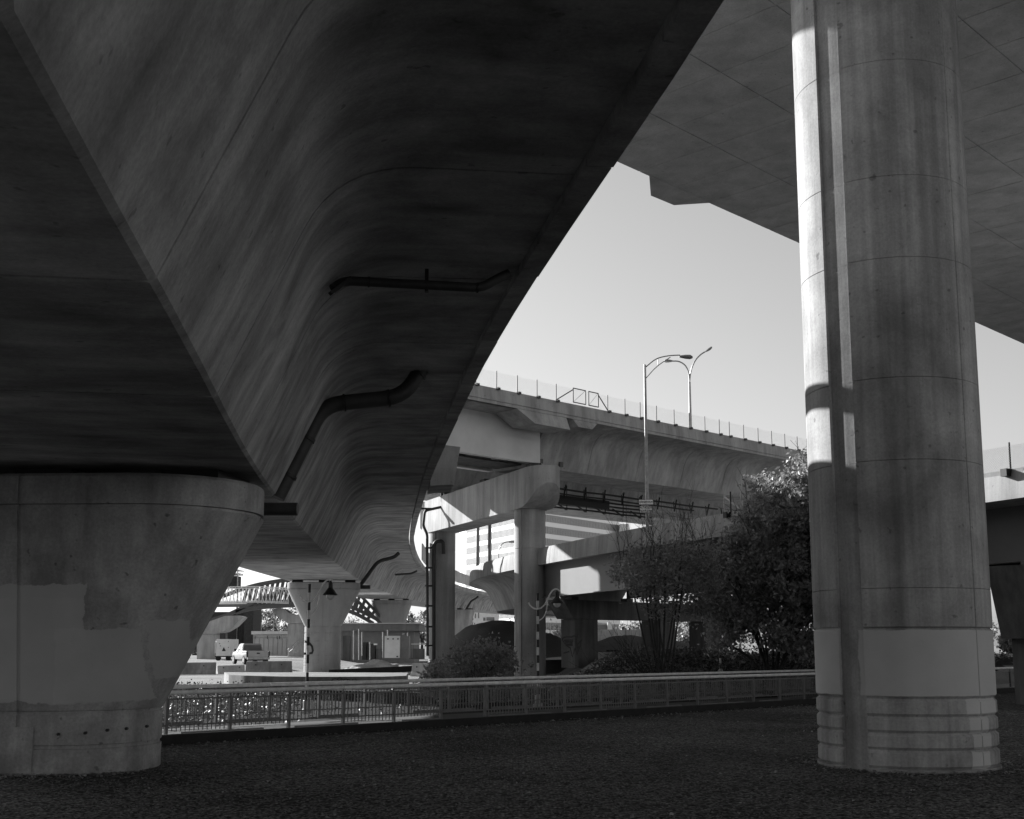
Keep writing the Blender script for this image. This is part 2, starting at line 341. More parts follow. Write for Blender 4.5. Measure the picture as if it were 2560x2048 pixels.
# precast edge panels (each one its own piece)
s = 1.0; k = 0
while s < 330:
    e = s + JOINT - .03; mb = MB(); ss = np.linspace(s, e, 3); sub = []
    for q in ss: p, r, wl = deck_at(q); sub.append((p, r, q, 0))
    dz = random.uniform(-.012, .012); dw = random.uniform(-.012, .012)
    pf = [(3.9 + dw, 2.70 + dz), (4.2 + dw, 2.70 + dz), (4.22 + dw, 3.0), (4.2 + dw, 3.3), (3.98, 3.3), (3.9, 3.0)]
    sweep(mb, sub, lambda i: [(w + wext(sub[i][0][1]), h) for w, h in pf]).build('edge_panel', M['deck'], deck); s += JOINT; k += 1
for w0, h0, h1 in ((4.08, 4.3, 4.7),):                # unseen rail and posts, added to cast a shadow band on the column
    mb = MB(); sub = [deck_at(q)[:2] + (q, 0) for q in np.arange(4, 90, 3)]
    sweep(mb, sub, lambda i: [(w0 - .06, h0), (w0 + .06, h0), (w0 + .06, h1), (w0 - .06, h1)]).build('shadow_rail', M['galv'], deck)
    for q in np.arange(7.5, 90, 8): p, r, wl = deck_at(q); MB().box((p[0] + r[0] * w0, p[1] + r[1] * w0, p[2] + 3.8), (.07, .07, 1.0)).build('shadow_rail_post', M['galv'], deck)
# pickets of the far barrier, where the ramp swings right
mb = MB()
for q in np.arange(170, 330, .85): p, r, wl = deck_at(q); mb.box((p[0] + r[0] * 4.1, p[1] + r[1] * 4.1, p[2] + 4.75), (.16, .1, 1.9))
tag(mb.build('barrier_pickets', M['pale'], deck), kind='stuff')
def arcpts(pts, rad=.35, n=5):                          # round the corners of a polyline
    pts = [Vector(p) for p in pts]; out = [pts[0]]
    for a, b, c in zip(pts, pts[1:], pts[2:]):
        d1 = min(rad, (b - a).length * .45); d2 = min(rad, (c - b).length * .45); p = b + (a - b).normalized() * d1; q = b + (c - b).normalized() * d2
        out += [p * (1 - t) ** 2 + b * 2 * t * (1 - t) + q * t * t for t in [i / n for i in range(n + 1)]]
    return out + [pts[-1]]
def drain(pts, r, name='drain_pipe', clamps=(), rad=.5):
    o = MB().tube(arcpts(pts, rad), r, 14).build(name, M['pipe'], deck, 40)
    for a, b in clamps: MB().tube([a, b], r * 1.16, 14).build('pipe_clamp', M['steeld'], o, 40)
    return o
Yp = 25.0
A = [at(692, 1245, 24.2), at(808, 1012, 24.5), at(1010, 992, 24.8), at(1064, 905, 24.9)]
def lerp(a, b, t): return Vector(a) + (Vector(b) - Vector(a)) * t
drain(A, .165, clamps=[(lerp(A[0], A[1], t), lerp(A[0], A[1], t + .03)) for t in (.22, .62)] + [(lerp(A[1], A[2], t), lerp(A[1], A[2], t + .02)) for t in (.25, .8)] + [(lerp(A[2], A[3], .62), lerp(A[2], A[3], .68))], rad=.42)
MB().box(at(1058, 912, 24.9) + Vector((0, 0, .03)), (.62, .5, .1), -.12).build('pipe_flange', M['steeld'], deck)
drain([at(640, 1273, 22.6), at(744, 1273, 22.6)], .125, 'drain_stub')
H = [at(832, 722, 16.4), at(860, 702, 16.5), at(1205, 720, 16.9), at(1245, 696, 16.95), at(1272, 684, 17.0)]
drain(H, .068, clamps=[(lerp(H[1], H[2], t), lerp(H[1], H[2], t + .012)) for t in (.17, .96)], rad=.15)
MB().box(at(1067, 702, 16.75), (.05, .07, .34)).build('pipe_hanger', M['steeld'], deck)
MB().beam(at(826, 734, 16.3), at(875, 696, 16.45), .1, .05).build('pipe_bracket', M['steeld'], deck)
D = [at(893, 1474, 96.5), at(945, 1403, 97), at(985, 1394, 97.4), at(997, 1383, 97.6)]; drain(D, .15, rad=.5)
MB().box(at(912, 1468, 96), (.9, .4, .3)).build('pipe_shoe', M['steeld'], deck)
drain([at(988, 1437, 128), at(1030, 1434, 128.5), at(1042, 1427, 128.7)], .11, rad=.3)
drain([at(1164, 1526, 240), at(1178, 1503, 241), at(1190, 1496, 242), at(1196, 1491, 242)], .2, rad=.4)
# pilaster block on the outer face of the parapet, with the lit soffit
def near_s(yv): return float(np.interp(yv, BP[:, 1], arc))
s0 = near_s(46.3); p, r, wl = deck_at(s0); rz = math.atan2(-r[0], r[1]) + R(90)
def dk(s, w, h): p, r, wl = deck_at(s); return Vector((p[0] + r[0] * w, p[1] + r[1] * w, p[2] + h))
MB().hexa([dk(s0, 4.21, 2.55), dk(s0 + .2, 5.15, 2.62), dk(s0 + 3.2, 5.15, 2.62), dk(s0 + 3.4, 4.21, 2.55), dk(s0, 4.21, 4.25), dk(s0 + .2, 5.4, 4.15), dk(s0 + 3.2, 5.4, 4.15), dk(s0 + 3.4, 4.21, 4.25)]).build('pilaster', M['via'], deck)
# ------------------------------------------------------------------ flared piers of that ramp
def stadium(c, rot, hx, ry, z, joint=0.0, n=14):
    ca, sa = math.cos(rot), math.sin(rot); fl = max(hx - ry, .05); pts = []
    loc = [(-fl, -ry), (-.03, -ry), (-.028, -ry + joint), (.028, -ry + joint), (.03, -ry), (fl * .5, -ry)]
    loc += [(fl + ry * math.sin(a), -ry * math.cos(a)) for a in np.linspace(0, math.pi, n)]
    loc += [(fl * .5, ry), (-fl * .5, ry)] + [(-fl - ry * math.sin(a), ry * math.cos(a)) for a in np.linspace(0, math.pi, n)][:-1]
    return [(c[0] + x * ca - y * sa, c[1] + x * sa + y * ca, z) for x, y in loc]
def flared_pier(name, c, rot, z0, zs, zt, hb, ht, ry0, ry1, grooves, label, mat, seat=None, strip=True, group='flared ramp piers'):
    t = thing(name, (c[0], c[1], z0), label, 'pier', group)
    rings = []; grooves = sorted(grooves)
    zs_ = [z0 - .5] + [z for g0 in grooves for z in (g0 - .035, g0 - .03, g0 + .03, g0 + .035)] + [zs - .03]
    for z in zs_: rings.append(stadium(c, rot, hb - (.03 if any(abs(z - g0) < .031 for g0 in grooves) else 0), ry0 - (.03 if any(abs(z - g0) < .031 for g0 in grooves) else 0), z, .02))
    MB().loft(rings).build('stem', mat, t, 32)
    fl = [stadium(c, rot, hb - .03, ry0 - .03, zs - .03, .02), stadium(c, rot, hb - .03, ry0 - .03, zs + .02, .02), stadium(c, rot, hb, ry0, zs + .025, .02)]
    cap0 = zt - .55
    for k in range(1, 9):
        q = k / 8; fl.append(stadium(c, rot, hb + (ht - hb) * q, ry0 + (ry1 - ry0) * q, zs + (cap0 - zs) * q, .02))
    MB().loft(fl).build('flare', mat, t, 32)
    cp = [stadium(c, rot, ht - .05, ry1 - .05, cap0, .02), stadium(c, rot, ht - .05, ry1 - .05, cap0 + .05, .02), stadium(c, rot, ht, ry1, cap0 + .06, .02), stadium(c, rot, ht, ry1, zt - .05, .02), stadium(c, rot, ht - .05, ry1 - .05, zt, .02)]
    MB().loft(cp).build('cap', mat, t, 32)
    if seat:
        ca, sa = math.cos(rot), math.sin(rot)
        for off in (-.72, 0, .72): MB().box((c[0] + ca * off * ht, c[1] + sa * off * ht, zt + seat / 2), (ht * .28, ry1 * 1.1, seat - .006), rot).build('bearing', M['steeld'], t)
    if strip:
        ca, sa = math.cos(rot), math.sin(rot)
        MB().box((c[0] + sa * (ry0 - .02), c[1] - ca * (ry0 - .02), (z0 + zs) / 2 - .1), (hb * .3, .09, zs - z0 - .25), rot).build('pilaster_strip', mat, t)
    return t
pier1 = flared_pier('flared_pier', (-7.72, 20.55), -.05, 0, .96, 4.72, 1.78, 3.42, 1.35, 1.75, [.42], 'massive flared concrete pier with grey paint patches in the left foreground', M['pier'], .22)
pz = deck_at(near_s(94.6))[0][2]
flared_pier('flared_pier', (at(808, 1560, 94.6).x, 94.6), .12, -.1, 3.5, pz - .22, 1.43, 2.85, .95, 1.1, [3.0, 2.4, 1.3, 1.0, .72, .48], 'flared concrete pier with painted arc behind the striped lamp post', M['soft'], .2)
pz3 = deck_at(near_s(172))[0][2]
flared_pier('flared_pier', (at(978, 1560, 172).x, 172), .0, 0, 3.9, pz3 - .22, 1.6, 2.9, .9, 1.0, [2.5, 1.5], 'distant flared pier rising above the flat roofed shed', M['soft'], .2)
pz4 = deck_at(near_s(240))[0][2]
flared_pier('flared_pier', (at(1150, 1560, 240).x, 240.0), -.3, 0, 4.5, pz4 - .3, 1.7, 3.0, .9, 1.0, [2.5], 'farthest flared pier seen just right of the pipe clad column', M['via'], .25)
# black painted arc on the second pier
pl = Vector((0, 1, 0)); mb = MB(); P = [onpl(x, y, (0, 93.58, 0), pl) for x, y in ((762, 1604), (772, 1607), (780, 1616), (782, 1627), (780, 1633), (770, 1634), (760, 1634))]
tag(mb.ribbon(P, .16, pl).build('painted_stroke', M['black']), 'black spray painted arc on the second flared pier', 'graffiti')

# ------------------------------------------------------------------ big round column on the right
CC = Vector((6.75, 20.9)); CR = 1.475
def angs():
    a = list(np.linspace(-180, 180, 73)[:-1]); out = []
    for x in a:
        if -44 < x < -22 or 51 < x < 54: continue
        out.append((x, 0))
    out += [(-43, 0), (-42.9, .06), (-36, .06), (-30, .06), (-24.1, .06), (-24, 0), (51.5, 0), (51.9, .018), (52.3, .018), (52.7, 0)]
    return sorted(out)
ANG = angs(); vd = math.atan2(CC.x, CC.y)              # angles are measured from the direction to the camera, + to the right
def cring(z, dr):
    o = []
    for a, ins in ANG:
        th = R(a); rr = CR - max(dr, ins) if not dr < 0 else CR - dr
        if ins >= .06: rr = CR - .06 - (0 if dr <= 0 else 0)
        dx, dy = math.sin(th), -math.cos(th)            # toward the camera = -Y in local frame
        x = dx * math.cos(vd) + -dy * -math.sin(vd); y = -dx * math.sin(vd) + dy * math.cos(vd)
        # rotate local frame so that -Y points at the camera
        x = dx * math.cos(-vd) - dy * math.sin(-vd); y = dx * math.sin(-vd) + dy * math.cos(-vd)
        o.append((CC.x + x * rr, CC.y + y * rr, z))
    return o
bigcol = thing('round_column', (CC.x, CC.y, 0), 'huge round concrete column with sunlit left side and banded base', 'column')
def col_seg(z0, z1, name):
    MB().loft([cring(z0, .045), cring(z0 + .006, .045), cring(z0 + .05, 0), cring(z1 - .05, 0), cring(z1 - .006, .045), cring(z1, .045)]).build(name, M['col'], bigcol, 25)
rings = [cring(-.3, .0), cring(.05, 0)]
MB().loft([cring(-.3, -.02), cring(.04, -.02), cring(.045, .04)]).build('foot_band', M['col'], bigcol, 25)
for a, b in ((.045, .34), (.34, .61), (.61, .87), (.87, 1.15)): col_seg(a, b, 'base_band')
col_seg(1.15, 2.30, 'painted_band')
zz = [2.30, 2.93, 5.04, 6.43, 8.5, 9.95, 12.05, 14.0, 18.8]
for a, b in zip(zz, zz[1:]):
    MB().loft([cring(a + .001, .012), cring(a + .012, .0), cring(b - .004, 0), cring(b - .003, .012), cring(b - .001, .012)]).build('shaft_section', M['col'], bigcol, 25)

# ------------------------------------------------------------------ overhead slab on the right
ZS = 18.8
e0 = gz(1545, 405, ZS); e1 = gz(2560, 860, ZS); ED = (e1 - e0); ED.z = 0; ED.normalize(); EN = Vector((ED.y, -ED.x, 0))
slab = thing('overhead_slab', (e0.x, e0.y, ZS), 'wide flat concrete deck overhead carried by the round column', 'viaduct')
def sp(a, b, z): v = e0 + ED * a + EN * b; return Vector((v.x, v.y, z))
mb = MB(); mb.hexa([sp(-45, 0, ZS + .03), sp(-45, 44, ZS + .03), sp(70, 44, ZS + .03), sp(70, 0, ZS + .03), sp(-45, 0, ZS + 1.1), sp(-45, 44, ZS + 1.1), sp(70, 44, ZS + 1.1), sp(70, 0, ZS + 1.1)])
mb.build('deck_core', M['slab'], slab)
for a in np.arange(-24, 46, 2.1):                      # formwork panels of the soffit, each with its own edges
    for b in np.arange(0, 25, 3.2):
        g = .018; dz = random.uniform(-.006, .006); q = []
        for z in (ZS + dz, ZS + .05): q += [sp(a + g, b + g * (b > 0), z), sp(a + 2.1 - g, b + g * (b > 0), z), sp(a + 2.1 - g, b + 3.2 - g, z), sp(a + g, b + 3.2 - g, z)]
        MB().hexa(q[:4] + q[4:]).build('soffit_panel', M['slab'], slab)
mb = MB(); q = [gz(1623, 437, ZS), gz(1627, 488, ZS), gz(1685, 512, ZS), gz(1778, 506, ZS)]
inn = [v + EN * .3 for v in (gz(1778, 506, ZS), gz(1623, 437, ZS))]
mb.prism([(v.x, v.y) for v in q], ZS - .02, ZS + 1.3); mb.build('edge_bracket', M['slab'], slab)

# ------------------------------------------------------------------ upper viaduct crossing behind, and its twin
VA = Vector((-2.14, 68.08, 0)); VB = Vector((23.32, 92.8, 0)); VD = (VB - VA).normalized(); VN = Vector((-VD.y, VD.x, 0))   # VN points away from the camera
def vp(a, b, z): v = VA + VD * a + VN * b; return Vector((v.x, v.y, z))
via = thing('upper_viaduct', (VA.x, VA.y, 0), 'high concrete viaduct with wire fence, steel span on the left part', 'viaduct')
def vsweep(prof, a0, a1, name, mat, root, step=4.0, jo=True, bend=0, zoff=0.0):
    sts = []; a = a0
    while a <= a1 + 1e-6:
        if jo and a > a0 and a < a1:
            for d, i in ((-.03, 0), (-.029, .03), (.029, .03), (.03, 0)): sts.append((a + d, i))
        else: sts.append((a, 0))
        a += step
    if sts[-1][0] < a1 - .05: sts.append((a1, 0))
    mb = MB(); sweep(mb, [(vp(a_, 0, zoff), (VN.x, VN.y), a_, i) for a_, i in sts], lambda i: prof)
    return mb.build(name, mat, root, 28)
def via_fillet(p0, p1, p2, n=6): return [tuple((1 - t) ** 2 * np.array(p0) + 2 * t * (1 - t) * np.array(p1) + t * t * np.array(p2)) for t in [k / n for k in range(n + 1)]]
ZT = 17.1
AJ = 8.0                                              # where the steel span meets the concrete box
conc_prof = [(9.0, ZT - .7), (9.0, ZT - .95), (7.6, ZT - 1.15), (6.9, 13.45), (3.15, 13.4)] + via_fillet((2.75, 14.6), (2.5, 15.75), (1.5, 16.0)) + [(.12, ZT - .98), (.12, ZT - .7)]
conc_prof = [(w, z) for w, z in conc_prof]
vsweep(conc_prof[::-1], AJ, 120, 'concrete_box', M['via'], via, 5.0)
vsweep([(.12, ZT - .7), (.12, ZT - .98), (9.0, ZT - .98), (9.0, ZT - .7)], -60, AJ + .3, 'deck_slab', M['via'], via, 5.0)
for b, nm in ((2.3, 'steel_girder'), (6.9, 'steel_girder')):
    mb = MB()
    q = [vp(-60, b - .03, 13.45), vp(AJ - .32, b - .03, 13.45), vp(AJ - .32, b + .03, 13.45), vp(-60, b + .03, 13.45)]
    mb.hexa(q + [Vector((v.x, v.y, ZT - .97)) for v in q])
    q = [vp(-60, b - .22, 13.4), vp(AJ - .32, b - .22, 13.4), vp(AJ - .32, b + .22, 13.4), vp(-60, b + .22, 13.4)]
    mb.hexa(q + [Vector((v.x, v.y, 13.447)) for v in q]); mb.build(nm, M['steelw'], via)
mb = MB()
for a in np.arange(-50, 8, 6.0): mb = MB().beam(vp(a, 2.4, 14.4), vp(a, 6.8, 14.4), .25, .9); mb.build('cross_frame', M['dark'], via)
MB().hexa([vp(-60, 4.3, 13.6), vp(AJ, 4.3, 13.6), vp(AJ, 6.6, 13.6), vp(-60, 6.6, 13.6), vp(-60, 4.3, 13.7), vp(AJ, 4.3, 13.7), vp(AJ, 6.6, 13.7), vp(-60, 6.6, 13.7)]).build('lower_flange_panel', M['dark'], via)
# parapet panels, one by one
a = -22.0
while a < 60:
    dz = random.uniform(-.012, .012); db = random.uniform(-.012, .012); L = 3.4
    pf = [(-.0 + db, ZT - .98), (.02 + db, ZT - .80), (-.03 + db, ZT - .77), (.06 + db, ZT + dz), (.3, ZT + dz), (.3, ZT - .98)]
    mb = MB(); sweep(mb, [(vp(q, 0, 0), (VN.x, VN.y), q, 0) for q in (a + .012, a + L - .012)], lambda i: pf); mb.build('parapet_panel', M['via'], via)
    if a % 2 < 9:
        z0 = ZT
    a += L
def chainlink(p0, p1, z0, z1, sp_, r, parent, mat, name='wire_mesh'):
    p0, p1 = Vector(p0), Vector(p1); d = p1 - p0; L = math.hypot(d.x, d.y); t = d / L; h = z1 - z0; n = int((L + h) / sp_); V = []; F = []; nrm = Vector((-t.y, t.x, 0)) * r
    def wire(a, b):
        o = len(V); up = Vector((0, 0, r))
        for q in (a, b): V.extend([q + nrm, q - nrm * .5 + up, q - nrm * .5 - up])
        F.extend([(o, o + 1, o + 4, o + 3), (o + 1, o + 2, o + 5, o + 4), (o + 2, o, o + 3, o + 5)])
    for i in range(n):
        u = i * sp_
        for sgn in (1, -1):
            a0_, a1_ = (u - h, u) if sgn > 0 else (u, u - h)
            za, zb = z0, z1; ua, ub = a0_, a1_
            lo, hi = min(ua, ub), max(ua, ub)
            if hi <= 0 or lo >= L: continue
            def cl(uv): return min(max(uv, 0), L)
            ca_, cb_ = cl(ua), cl(ub)
            if abs(ub - ua) < 1e-6: continue
            z_a = za + (zb - za) * (ca_ - ua) / (ub - ua); z_b = za + (zb - za) * (cb_ - ua) / (ub - ua)
            A_ = p0 + t * ca_; B_ = p0 + t * cb_; base = (p1.z - p0.z) / L
            wire(Vector((A_.x, A_.y, z_a + base * ca_)), Vector((B_.x, B_.y, z_b + base * cb_)))
    o = bulk(name, np.array([tuple(v) for v in V]), np.array(F), mat, parent); tag(o, kind='stuff'); return o
chainlink(vp(-20, .18, 0), vp(62, .18, 0), ZT + .03, ZT + 1.02, .16, .004, via, M['galv'])
postpx = [1245, 1297, 1346, 1394, 1523, 1566, 1604, 1645, 1689, 1727, 1766, 1802, 1827, 1863, 1899, 1933, 1966, 1997, 2021]
for px in [1193] + postpx:
    for k in range(1):
        lo, hi = -30., 80.
        for _ in range(40):
            m_ = (lo + hi) / 2; v = vp(m_, 0, ZT); xx = 1280 + FPX * v.x / (v.y * math.cos(PITCH) + (ZT - EYE) * math.sin(PITCH))
            if xx < px: lo = m_
            else: hi = m_
        MB().tube([vp(lo, .12, ZT - .05), vp(lo, .12, ZT + 1.08)], .03, 8).build('fence_post', M['steeld'], via)
        MB().box(vp(lo, -.02, ZT - .03), (.2, .2, .14), math.atan2(VD.y, VD.x)).build('post_shoe', M['steeld'], via)
        if abs(px - 1727) < 1: a_lamp = lo
        if abs(px - 1394) < 1: a_g = lo
        if abs(px - 1523) < 1: a_g2 = lo
for aL, aR, brace in ((a_g + .32 * (a_g2 - a_g), a_g + .56 * (a_g2 - a_g), a_g), (a_g + .62 * (a_g2 - a_g), a_g + .81 * (a_g2 - a_g), a_g2)):
    mb = MB(); zt, zb = ZT + 1.05, ZT + .15; far = brace
    f = [vp(aL, .12, zb), vp(aL, .12, zt), vp(aR, .12, zt), vp(aR, .12, zb)]
    for i in range(4): mb.tube([f[i], f[(i + 1) % 4]], .035, 8)
    mb.tube([f[0], f[2]], .012, 6); q = aL if abs(far - aL) < abs(far - aR) else aR
    mb.tube([vp(q, .12, zt - .1), vp(far, .12, ZT + .06)], .035, 8); mb.build('gate_frame', M['steeld'], via, 40)
MB().hexa([vp(4.6, -.35, 15.3), vp(7.7, -.35, 15.3), vp(7.7, 1.6, 15.3), vp(4.6, 1.6, 15.3), vp(3.4, -.02, ZT - 1.0), vp(7.7, -.02, ZT - 1.0), vp(7.7, 1.9, ZT - 1.0), vp(3.4, 1.9, ZT - 1.0)]).build('joint_corbel', M['via'], via)
MB().hexa([vp(8.5, -.3, 15.6), vp(9.8, -.3, 15.6), vp(9.8, 1.2, 15.6), vp(8.5, 1.2, 15.6), vp(8.3, -.02, ZT - 1.0), vp(10.6, -.02, ZT - 1.0), vp(10.6, 1.4, ZT - 1.0), vp(8.3, 1.4, ZT - 1.0)]).build('joint_corbel', M['via'], via)
for a in (8.4, 10.3): MB().box(vp(a, 2.93, 13.75), (.32, .12, .32), math.atan2(VD.y, VD.x)).build('anchor_plate', M['dark'], via)
# twin viaduct behind it, and a third one beyond
def twin(name, b0, zt, dz, label, a0, a1, mat):
    t = thing(name, tuple(vp(20, b0, 0)), label, 'viaduct')
    pf = [(b0 + 9, zt), (b0 + 9, zt - 1), (b0 + 7.5, zt - 1.2), (b0 + 6.9, zt - dz), (b0 + 3.0, zt - dz), (b0 + 2.2, zt - 1.25), (b0, zt - .95), (b0, zt)]
    vsweep(pf[::-1], a0, a1, 'box_girder', mat, t, 5.0); return t
twin('rear_viaduct', 10.6, ZT - .3, 3.4, 'second viaduct running close behind the first, cable trays under it', 7.2, 120, M['via'])
twin('rear_span', 10.6, ZT - .3, 3.9, 'rear deck span glimpsed between the steel girders above the crosshead', -22, 2.4, M['via'])
MB().hexa([vp(-21.5, 14.2, -.3), vp(-14.8, 14.2, -.3), vp(-14.8, 16.4, -.3), vp(-21.5, 16.4, -.3), vp(-21.5, 14.2, ZT - 4.21), vp(-14.8, 14.2, ZT - 4.21), vp(-14.8, 16.4, ZT - 4.21), vp(-21.5, 16.4, ZT - 4.21)]).build('shade_wall', M['via'], bpy.data.objects['rear_span'])  # unseen wall added to shade the ivy and ledge in the yard
twin('shade_link', 10.6, ZT - .3, 1.7, 'unseen shallow deck link added to shade the crosshead', 2.45, 7.15, M['via'])  # unseen; added to block sun on the crosshead, shallow so the ramp stays lit
twin('far_viaduct', 24, 17.6, 2.8, 'farther pale viaduct low behind the hanging cable trays', 12, 120, M['via'])
# cable trays hung below the gap between the two
tray = thing('cable_trays', tuple(vp(14, 9.0, 13)), 'black cable trays and brackets hung between two viaducts', 'cable tray')
def trayline(a0, a1, b, z, n=1, r=.05):
    for k in range(n): MB().tube([vp(a, b + .12 * k, z + .02 * math.sin(a)) for a in np.linspace(a0, a1, 14)], r, 6).build('cable', M['black'], tray)
trayline(14.5, 33.5, 7.4, 13.0, 2, .06); trayline(14.5, 31, 7.9, 12.75, 2, .05)
for k, z in enumerate((12.75, 12.5, 12.25, 12.02)): trayline(14.5, 26 + k * .5, 9.2 + .1 * k, z, 2, .055)
MB().hexa([vp(14.5, 9.0, 12.2), vp(22.0, 9.0, 12.2), vp(22.0, 9.5, 12.2), vp(14.5, 9.5, 12.2), vp(14.5, 9.0, 12.85), vp(22.0, 9.0, 12.85), vp(22.0, 9.5, 12.85), vp(14.5, 9.5, 12.85)]).build('tray_body', M['black'], tray)
for a in np.arange(15.3, 39, 2.1):
    if a < 27:
        MB().beam(vp(a, 9.1, 11.8), vp(a, 9.1, 13.6), .07, .07).build('hanger', M['black'], tray)
        MB().beam(vp(a, 9.2, 11.85), vp(a - 1.1, 9.2, 12.3), .09, .09).build('bracket', M['black'], tray)
    MB().beam(vp(a, 7.2, 13.3), vp(a + .3, 7.7, 12.45), .09, .09).build('bracket', M['black'], tray)
    MB().beam(vp(a + .3, 7.7, 12.45), vp(a + 1.0, 8.3, 13.3), .07, .07).build('bracket', M['black'], tray)
# double armed lamp standing on the upper viaduct
def luminaire(p, d, L=.9, parent=None, mat=None):
    d = Vector(d).normalized(); s = Vector((-d.y, d.x, 0)).normalized(); u = Vector((0, 0, 1)); rings = []
    for t, w, h in ((0, .05, .05), (.15, .10, .08), (.45, .17, .12), (.8, .2, .13), (.97, .12, .07), (1.0, .04, .03)):
        c = Vector(p) + d * (L * t); rings.append([c + s * (w * math.cos(k * math.tau / 10)) + u * (h * (math.sin(k * math.tau / 10) * (1 if math.sin(k * math.tau / 10) > 0 else .8))) for k in range(10)])
    return MB().loft(rings).build('lamp_head', mat or M['galv'], parent, 40)
pb = vp(a_lamp, .9, ZT - .7); pb.x = at(1724, 960, pb.y).x; lamp = thing('twin_arm_street_lamp', tuple(pb), 'twin armed street lamp standing on the upper viaduct', 'street lamp')
Yl = pb.y; top = at(1724, 955, Yl); MB().tube([pb, (pb.x, pb.y, top.z)], [.11, .08], 10).build('pole', M['galv'], lamp, 40)
for pts in ([(1724, 955), (1722, 930), (1713, 912), (1697, 903), (1682, 903)], [(1724, 955), (1727, 925), (1738, 900), (1752, 886), (1762, 880)]):
    P = [at(x, y, Yl) for x, y in pts]; P[0] = Vector((pb.x, pb.y, P[0].z)); MB().tube(arcpts(P, .8, 3), .05, 8).build('arm', M['galv'], lamp, 40); luminaire(P[-1], P[-1] - P[-2], .62, lamp)

# ------------------------------------------------------------------ two-column bent under the upper viaduct
CA, CB = Vector((at(1325, 1500, 75).x, 75, 0)), Vector((at(1105, 1500, 90).x, 90, 0))
bent = thing('hammerhead_bent', ((CA.x + CB.x) / 2, 82.5, 0), 'concrete crosshead on two round columns below the upper viaduct', 'bent')
bd = (CA - CB); bd.normalize(); bn = Vector((bd.y, -bd.x, 0))
def bp(c, a, b, z): v = c + bd * a + bn * b; return (v.x, v.y, z)
ztop, zbot, hw = 12.92, 10.45, 1.05
rings = []
for a, zb_, w in ((-3.2, zbot + 1.5, .35), (-3.0, zbot + 1.25, .7), (-2.2, zbot + .5, hw), (-1.0, zbot + .02, hw), (0, zbot, hw)):
    rings.append([bp(CB, a, -w, zb_), bp(CB, a, w, zb_), bp(CB, a, w, ztop), bp(CB, a, -w, ztop)])
Lb = (CA - CB).length
for a, zb_, w in ((Lb * .5, zbot, hw), (Lb - .2, zbot, hw), (Lb + 1.1, zbot + .04, hw), (Lb + 1.6, zbot + .14, hw), (Lb + 2.05, zbot + .34, hw * .97), (Lb + 2.4, zbot + .6, hw * .9), (Lb + 2.7, zbot + .88, hw * .78), (Lb + 2.92, zbot + 1.12, hw * .62), (Lb + 3.06, zbot + 1.3, hw * .42), (Lb + 3.12, zbot + 1.4, hw * .2)):
    rings.append([bp(CB, a, -w, zb_), bp(CB, a, w, zb_), bp(CB, a, w, ztop), bp(CB, a, -w, ztop)])
MB().loft(rings).build('crosshead', M['via'], bent, 30)
for a_ in (Lb * .05, Lb * .55, Lb + .6): MB().box(bp(CB, a_, 0, ztop + .22), (.9, .7, .43), math.atan2(bd.y, bd.x)).build('bearing', M['steeld'], bent)
def ring_column(c, r, z0, z1, joints, mat, parent, n=28, groove=True):
    zs = [z0] + joints + [z1]
    for a, b in zip(zs, zs[1:]):
        MB().lathe((c[0], c[1], 0), [(r - .025, a), (r - .025, a + .02), (r, a + .025), (r, b - .025), (r - .025, b - .02), (r - .025, b)], n).build('shaft_section', mat, parent, 32)
    if groove:
        vd_ = math.atan2(-c[1], -c[0]); o = -.62; MB().box((c[0] + math.cos(vd_ + o) * (r + .02) * -1 * -1, c[1] + math.sin(vd_ + o) * (r + .02), (z0 + z1) / 2), (.16, .16, z1 - z0 - .1), vd_ + o).build('corner_conduit', mat, parent)
ring_column((CA.x, CA.y), .98, -.2, 10.47, [1.4, 4.45, 8.0], M['via'], bent)
ring_column((CB.x, CB.y), .97, -.2, 10.47, [.9, 3.9, 6.4, 9.0], M['via'], bent)
def bpipe(pts, r, Y, name='downpipe', cl=True):
    P = [at(x, y, Y) for x, y in pts]; o = MB().tube(arcpts(P, .25, 4), r, 10).build(name, M['pipe'], bent, 40)
    return o
bpipe([(1105, 1200), (1105, 1258), (1111, 1266), (1062, 1277), (1058, 1315), (1068, 1335), (1069, 1640)], .10, 87.3)
for y in (1370, 1420, 1465, 1515, 1567, 1614): MB().box(at(1073, y, 87.4), (.55, .2, .12)).build('pipe_clamp', M['black'], bent)
bpipe([(1084, 1655), (1084, 1365), (1090, 1353), (1108, 1353), (1109, 1385)], .14, 88.7)
MB().box(at(1066, 1272, 87.2), (1.0, .3, .12), .2).build('pipe_bracket', M['steeld'], bent)

# ------------------------------------------------------------------ low ramp curving in from the right
RC = [(24.5, 27, 8.2), (20.4, 34.5, 8.1), (16.72, 41.9, 8.05), (13.3, 47.4, 8.0), (10.19, 53.3, 8), (5.9, 62.6, 8), (1.92, 73.3, 8), (-.9, 83, 8.05), (-2.9, 93, 8.1), (-3.6, 103, 8.2), (-2.9, 113, 8.3), (-.5, 124, 8.4), (5, 136, 8.6)]
RPt = crom(RC, 6); rarc = np.concatenate([[0], np.cumsum(np.linalg.norm(np.diff(RPt, axis=0), axis=1))])
def rp(s):
    p = np.array([np.interp(s, rarc, RPt[:, k]) for k in range(3)]); a = np.array([np.interp(s - .7, rarc, RPt[:, k]) for k in range(2)]); b = np.array([np.interp(s + .7, rarc, RPt[:, k]) for k in range(2)])
    t = b - a; t /= np.linalg.norm(t); return p, (t[1], -t[0])                     # right-hand vector points away from the camera side
def rs(yv): return float(np.interp(yv, RPt[:, 1], rarc))
ramp = thing('low_ramp', (10, 53, 0), 'low road ramp with dark steel girder curving behind the shrubs', 'viaduct')
sJ = rs(76.0)
